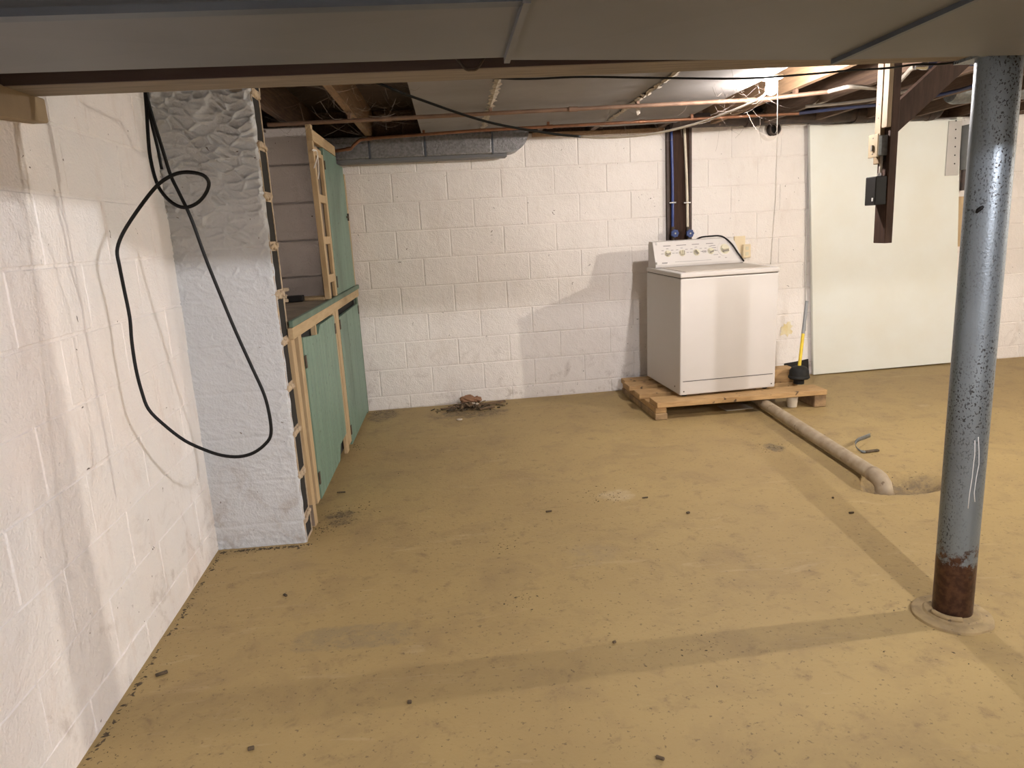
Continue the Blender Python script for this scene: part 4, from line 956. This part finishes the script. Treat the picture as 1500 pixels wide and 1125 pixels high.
# tall dark seam cord behind the cable in the corner
# ================================================================== DEBRIS
c = onz(690, 597)
t = thing('debris_pile', (c.x, c.y, 0), 'small heap of leaves, chips and splinters on the floor at the back wall', 'debris')
rnd = random.Random(5)
mb = MB()
for k in range(90):
    r = rnd.gauss(0, .11); y = c.y + rnd.gauss(-.02, .05); x = c.x - .03 + r
    y = min(y, 5.36)
    mb.box((x, y, max(.004, .03 * math.exp(-(r / .1) ** 2) * rnd.random() + .004)), (rnd.uniform(.01, .05), rnd.uniform(.004, .012), rnd.uniform(.003, .008)), Euler((rnd.uniform(-.3, .3), rnd.uniform(-.3, .3), rnd.uniform(0, 3.1))).to_matrix())
mb.build('splinters', 'debris_dark', t, kind='stuff')
mb = MB()
for k in range(70):
    r = rnd.gauss(0, .10); y = min(c.y + rnd.gauss(.0, .045), 5.36); x = c.x - .01 + r
    mb.box((x, y, max(.006, .045 * math.exp(-(r / .09) ** 2) * rnd.random() + .006)), (rnd.uniform(.02, .06), rnd.uniform(.010, .026), rnd.uniform(.003, .007)), Euler((rnd.uniform(-.5, .5), rnd.uniform(-.5, .5), rnd.uniform(0, 3.1))).to_matrix())
mb.build('bark_chips', 'debris_wood', t, kind='stuff')
def crumple(center, sx, sy, sz, seed, name, mat):
    vs_ = []; fs_ = []; n = 14; mrow = 8
    for i in range(mrow + 1):
        la = math.pi * i / mrow
        for k in range(n):
            lo = 2 * math.pi * k / n; v = Vector((math.sin(la) * math.cos(lo), math.sin(la) * math.sin(lo), math.cos(la)))
            s_ = 1 + .45 * noise.noise(v * 2.2 + Vector((seed, 0, 0)))
            vs_.append((center.x + v.x * sx * s_, center.y + v.y * sy * s_, max(.001, center.z + v.z * sz * s_)))
    for i in range(mrow):
        for k in range(n): fs_.append((i * n + k, i * n + (k + 1) % n, (i + 1) * n + (k + 1) % n, (i + 1) * n + k))
    return MB().add(vs_, fs_).build(name, mat, t)
crumple(Vector((c.x - .02, c.y + .05, .055)), .065, .04, .03, 1.3, 'crumpled_leaf', 'debris_leaf')
crumple(Vector((c.x + .045, c.y + .05, .05)), .045, .03, .022, 4.1, 'crumpled_leaf', 'debris_leaf')
crumple(Vector((c.x - .01, c.y + .0, .02)), .06, .035, .018, 7.7, 'crumpled_leaf', 'debris_wood')
MB().bar((c.x - .0, c.y - .01, .012), (c.x + .27, c.y + .06, .018), .030, .014).build('wood_sliver', 'debris_wood', t, bevel=.003)
MB().bar((c.x + .06, c.y - .12, .010), (c.x + .17, c.y - .06, .014), .028, .010).build('wood_sliver', 'debris_wood', t, bevel=.003)
MB().bar((c.x - .22, c.y - .02, .010), (c.x - .09, c.y + .03, .016), .016, .010).build('wood_sliver', 'debris_wood', t, bevel=.003)
for dx, dy in ((-.005, -.03), (.05, -.02), (.02, .0)): MB().box((c.x + dx, c.y + dy, .03), (.028, .016, .012), Euler((.4, .3, dx * 20)).to_matrix()).build('pale_fragment', 'debris_pale', t, bevel=.002)
q = onz(673, 615); o = MB().lathe([(0, 0.0), (.020, 0), (.022, .004), (.016, .007), (0, .008)], Matrix.Translation((q.x, q.y, 0)), 12).build('pale_pebble', 'debris_pale', smooth=True); tag(o, 'single pale flat pebble on the floor in front of the debris heap', 'pebble')

# grit and crumbs all over the floor: uncountable
mb = MB(); rnd = random.Random(21)
def crumb(x, y, s_):
    if y > 5.42 + .045 * x - 2.2 * s_ or x < -1.0 - .036 * y + 2.2 * s_ or (x < -.715 and y > 2.985 - 2.2 * s_): return
    an = rnd.uniform(0, 3.14); ca, sa = math.cos(an), math.sin(an); l = s_ * rnd.uniform(.8, 2.2); w_ = s_ * rnd.uniform(.5, .9); h = s_ * rnd.uniform(.35, .8)
    zb_ = floor_h(x, y) - .001
    pts = [(x + ca * l - sa * w_ * .4, y + sa * l + ca * w_ * .4, zb_), (x - ca * l * .4 - sa * w_, y - sa * l * .4 + ca * w_, zb_), (x - ca * l, y - sa * l, zb_), (x + sa * w_, y - ca * w_, zb_), (x, y, zb_ + h)]
    mb.add(pts, [(0, 1, 4), (1, 2, 4), (2, 3, 4), (3, 0, 4)])
for _ in range(2600):
    x = rnd.uniform(-1.0, 4.2); y = rnd.uniform(1.0, 5.30)
    if noise.noise(Vector((x * 1.3, y * 1.3, 5))) < rnd.uniform(-.5, .4): continue
    crumb(x, y, rnd.choice((.0015, .002, .0025, .003, .004)))
for _ in range(520):                                                    # along the left wall
    y = rnd.uniform(1.2, 2.98); x = -1.0 - .036 * y + abs(rnd.gauss(0, .07)) + .004; crumb(x, y, rnd.uniform(.0015, .004))
for _ in range(420):                                                    # grime line at the pier's foot and the left wall's foot
    if rnd.random() < .45: x = rnd.uniform(-1.1, -.70); y = 2.975 - abs(rnd.gauss(0, .012))
    else: y = rnd.uniform(1.2, 2.98); x = -1.0 - .036 * y + .012 + abs(rnd.gauss(0, .008))
    crumb(x, y, rnd.uniform(.003, .009))
for cx_, cy_, n_, sp_ in ((500, 755, 160, .07), (470, 775, 120, .04), (518, 655, 110, .035), (560, 605, 120, .07), (1135, 656, 60, .05), (890, 725, 90, .06), (735, 800, 30, .03), (770, 880, 40, .04), (1000, 945, 40, .08), (690, 605, 120, .16), (1330, 705, 60, .09), (1395, 905, 60, .12)):
    q = onz(cx_, cy_)
    for _ in range(n_): crumb(q.x + rnd.gauss(0, sp_), q.y + rnd.gauss(0, sp_), rnd.uniform(.0018, .006))
o = mb.build('floor_grit', 'debris_dark'); tag(o, 'scattered dark grit and crumbs on the floor', 'grit', kind='stuff')
# single scraps one can pick out
for (x, y, l, w_, an) in ((1008, 752, .016, .012, .3), (804, 750, .03, .006, .1), (237, 988, .035, .012, .5), (418, 873, .018, .010, -.8), (368, 1098, .016, .012, .2), (600, 1030, .012, .012, .0), (967, 1112, .022, .008, -.6), (1247, 752, .024, .006, -.1), (500, 722, .045, .006, .0), (1220, 730, .010, .008, 0), (900, 942, .012, .008, .2), (945, 730, .03, .004, .05)):
    q = onz(x, y); o = MB().box((q.x, q.y, .004), (l, w_, .008), Euler((0, 0, an)).to_matrix()).build('floor_scrap', 'debris_dark', bevel=.002)
    special = {237: 'large dark splinter lying on the floor at the foot of the left wall', 500: 'thin dark sliver on the floor just below the grooved green door', 418: 'dark chip lying on the floor in front of the grey pier', 1247: 'thin dark sliver on the floor between the drain pipe elbow and the column'}
    if x in special: tag(o, special[x], 'scrap')
    else: tag(o, 'small dark scrap lying alone on the open tan floor', 'scrap', 'single dark scraps on the floor')
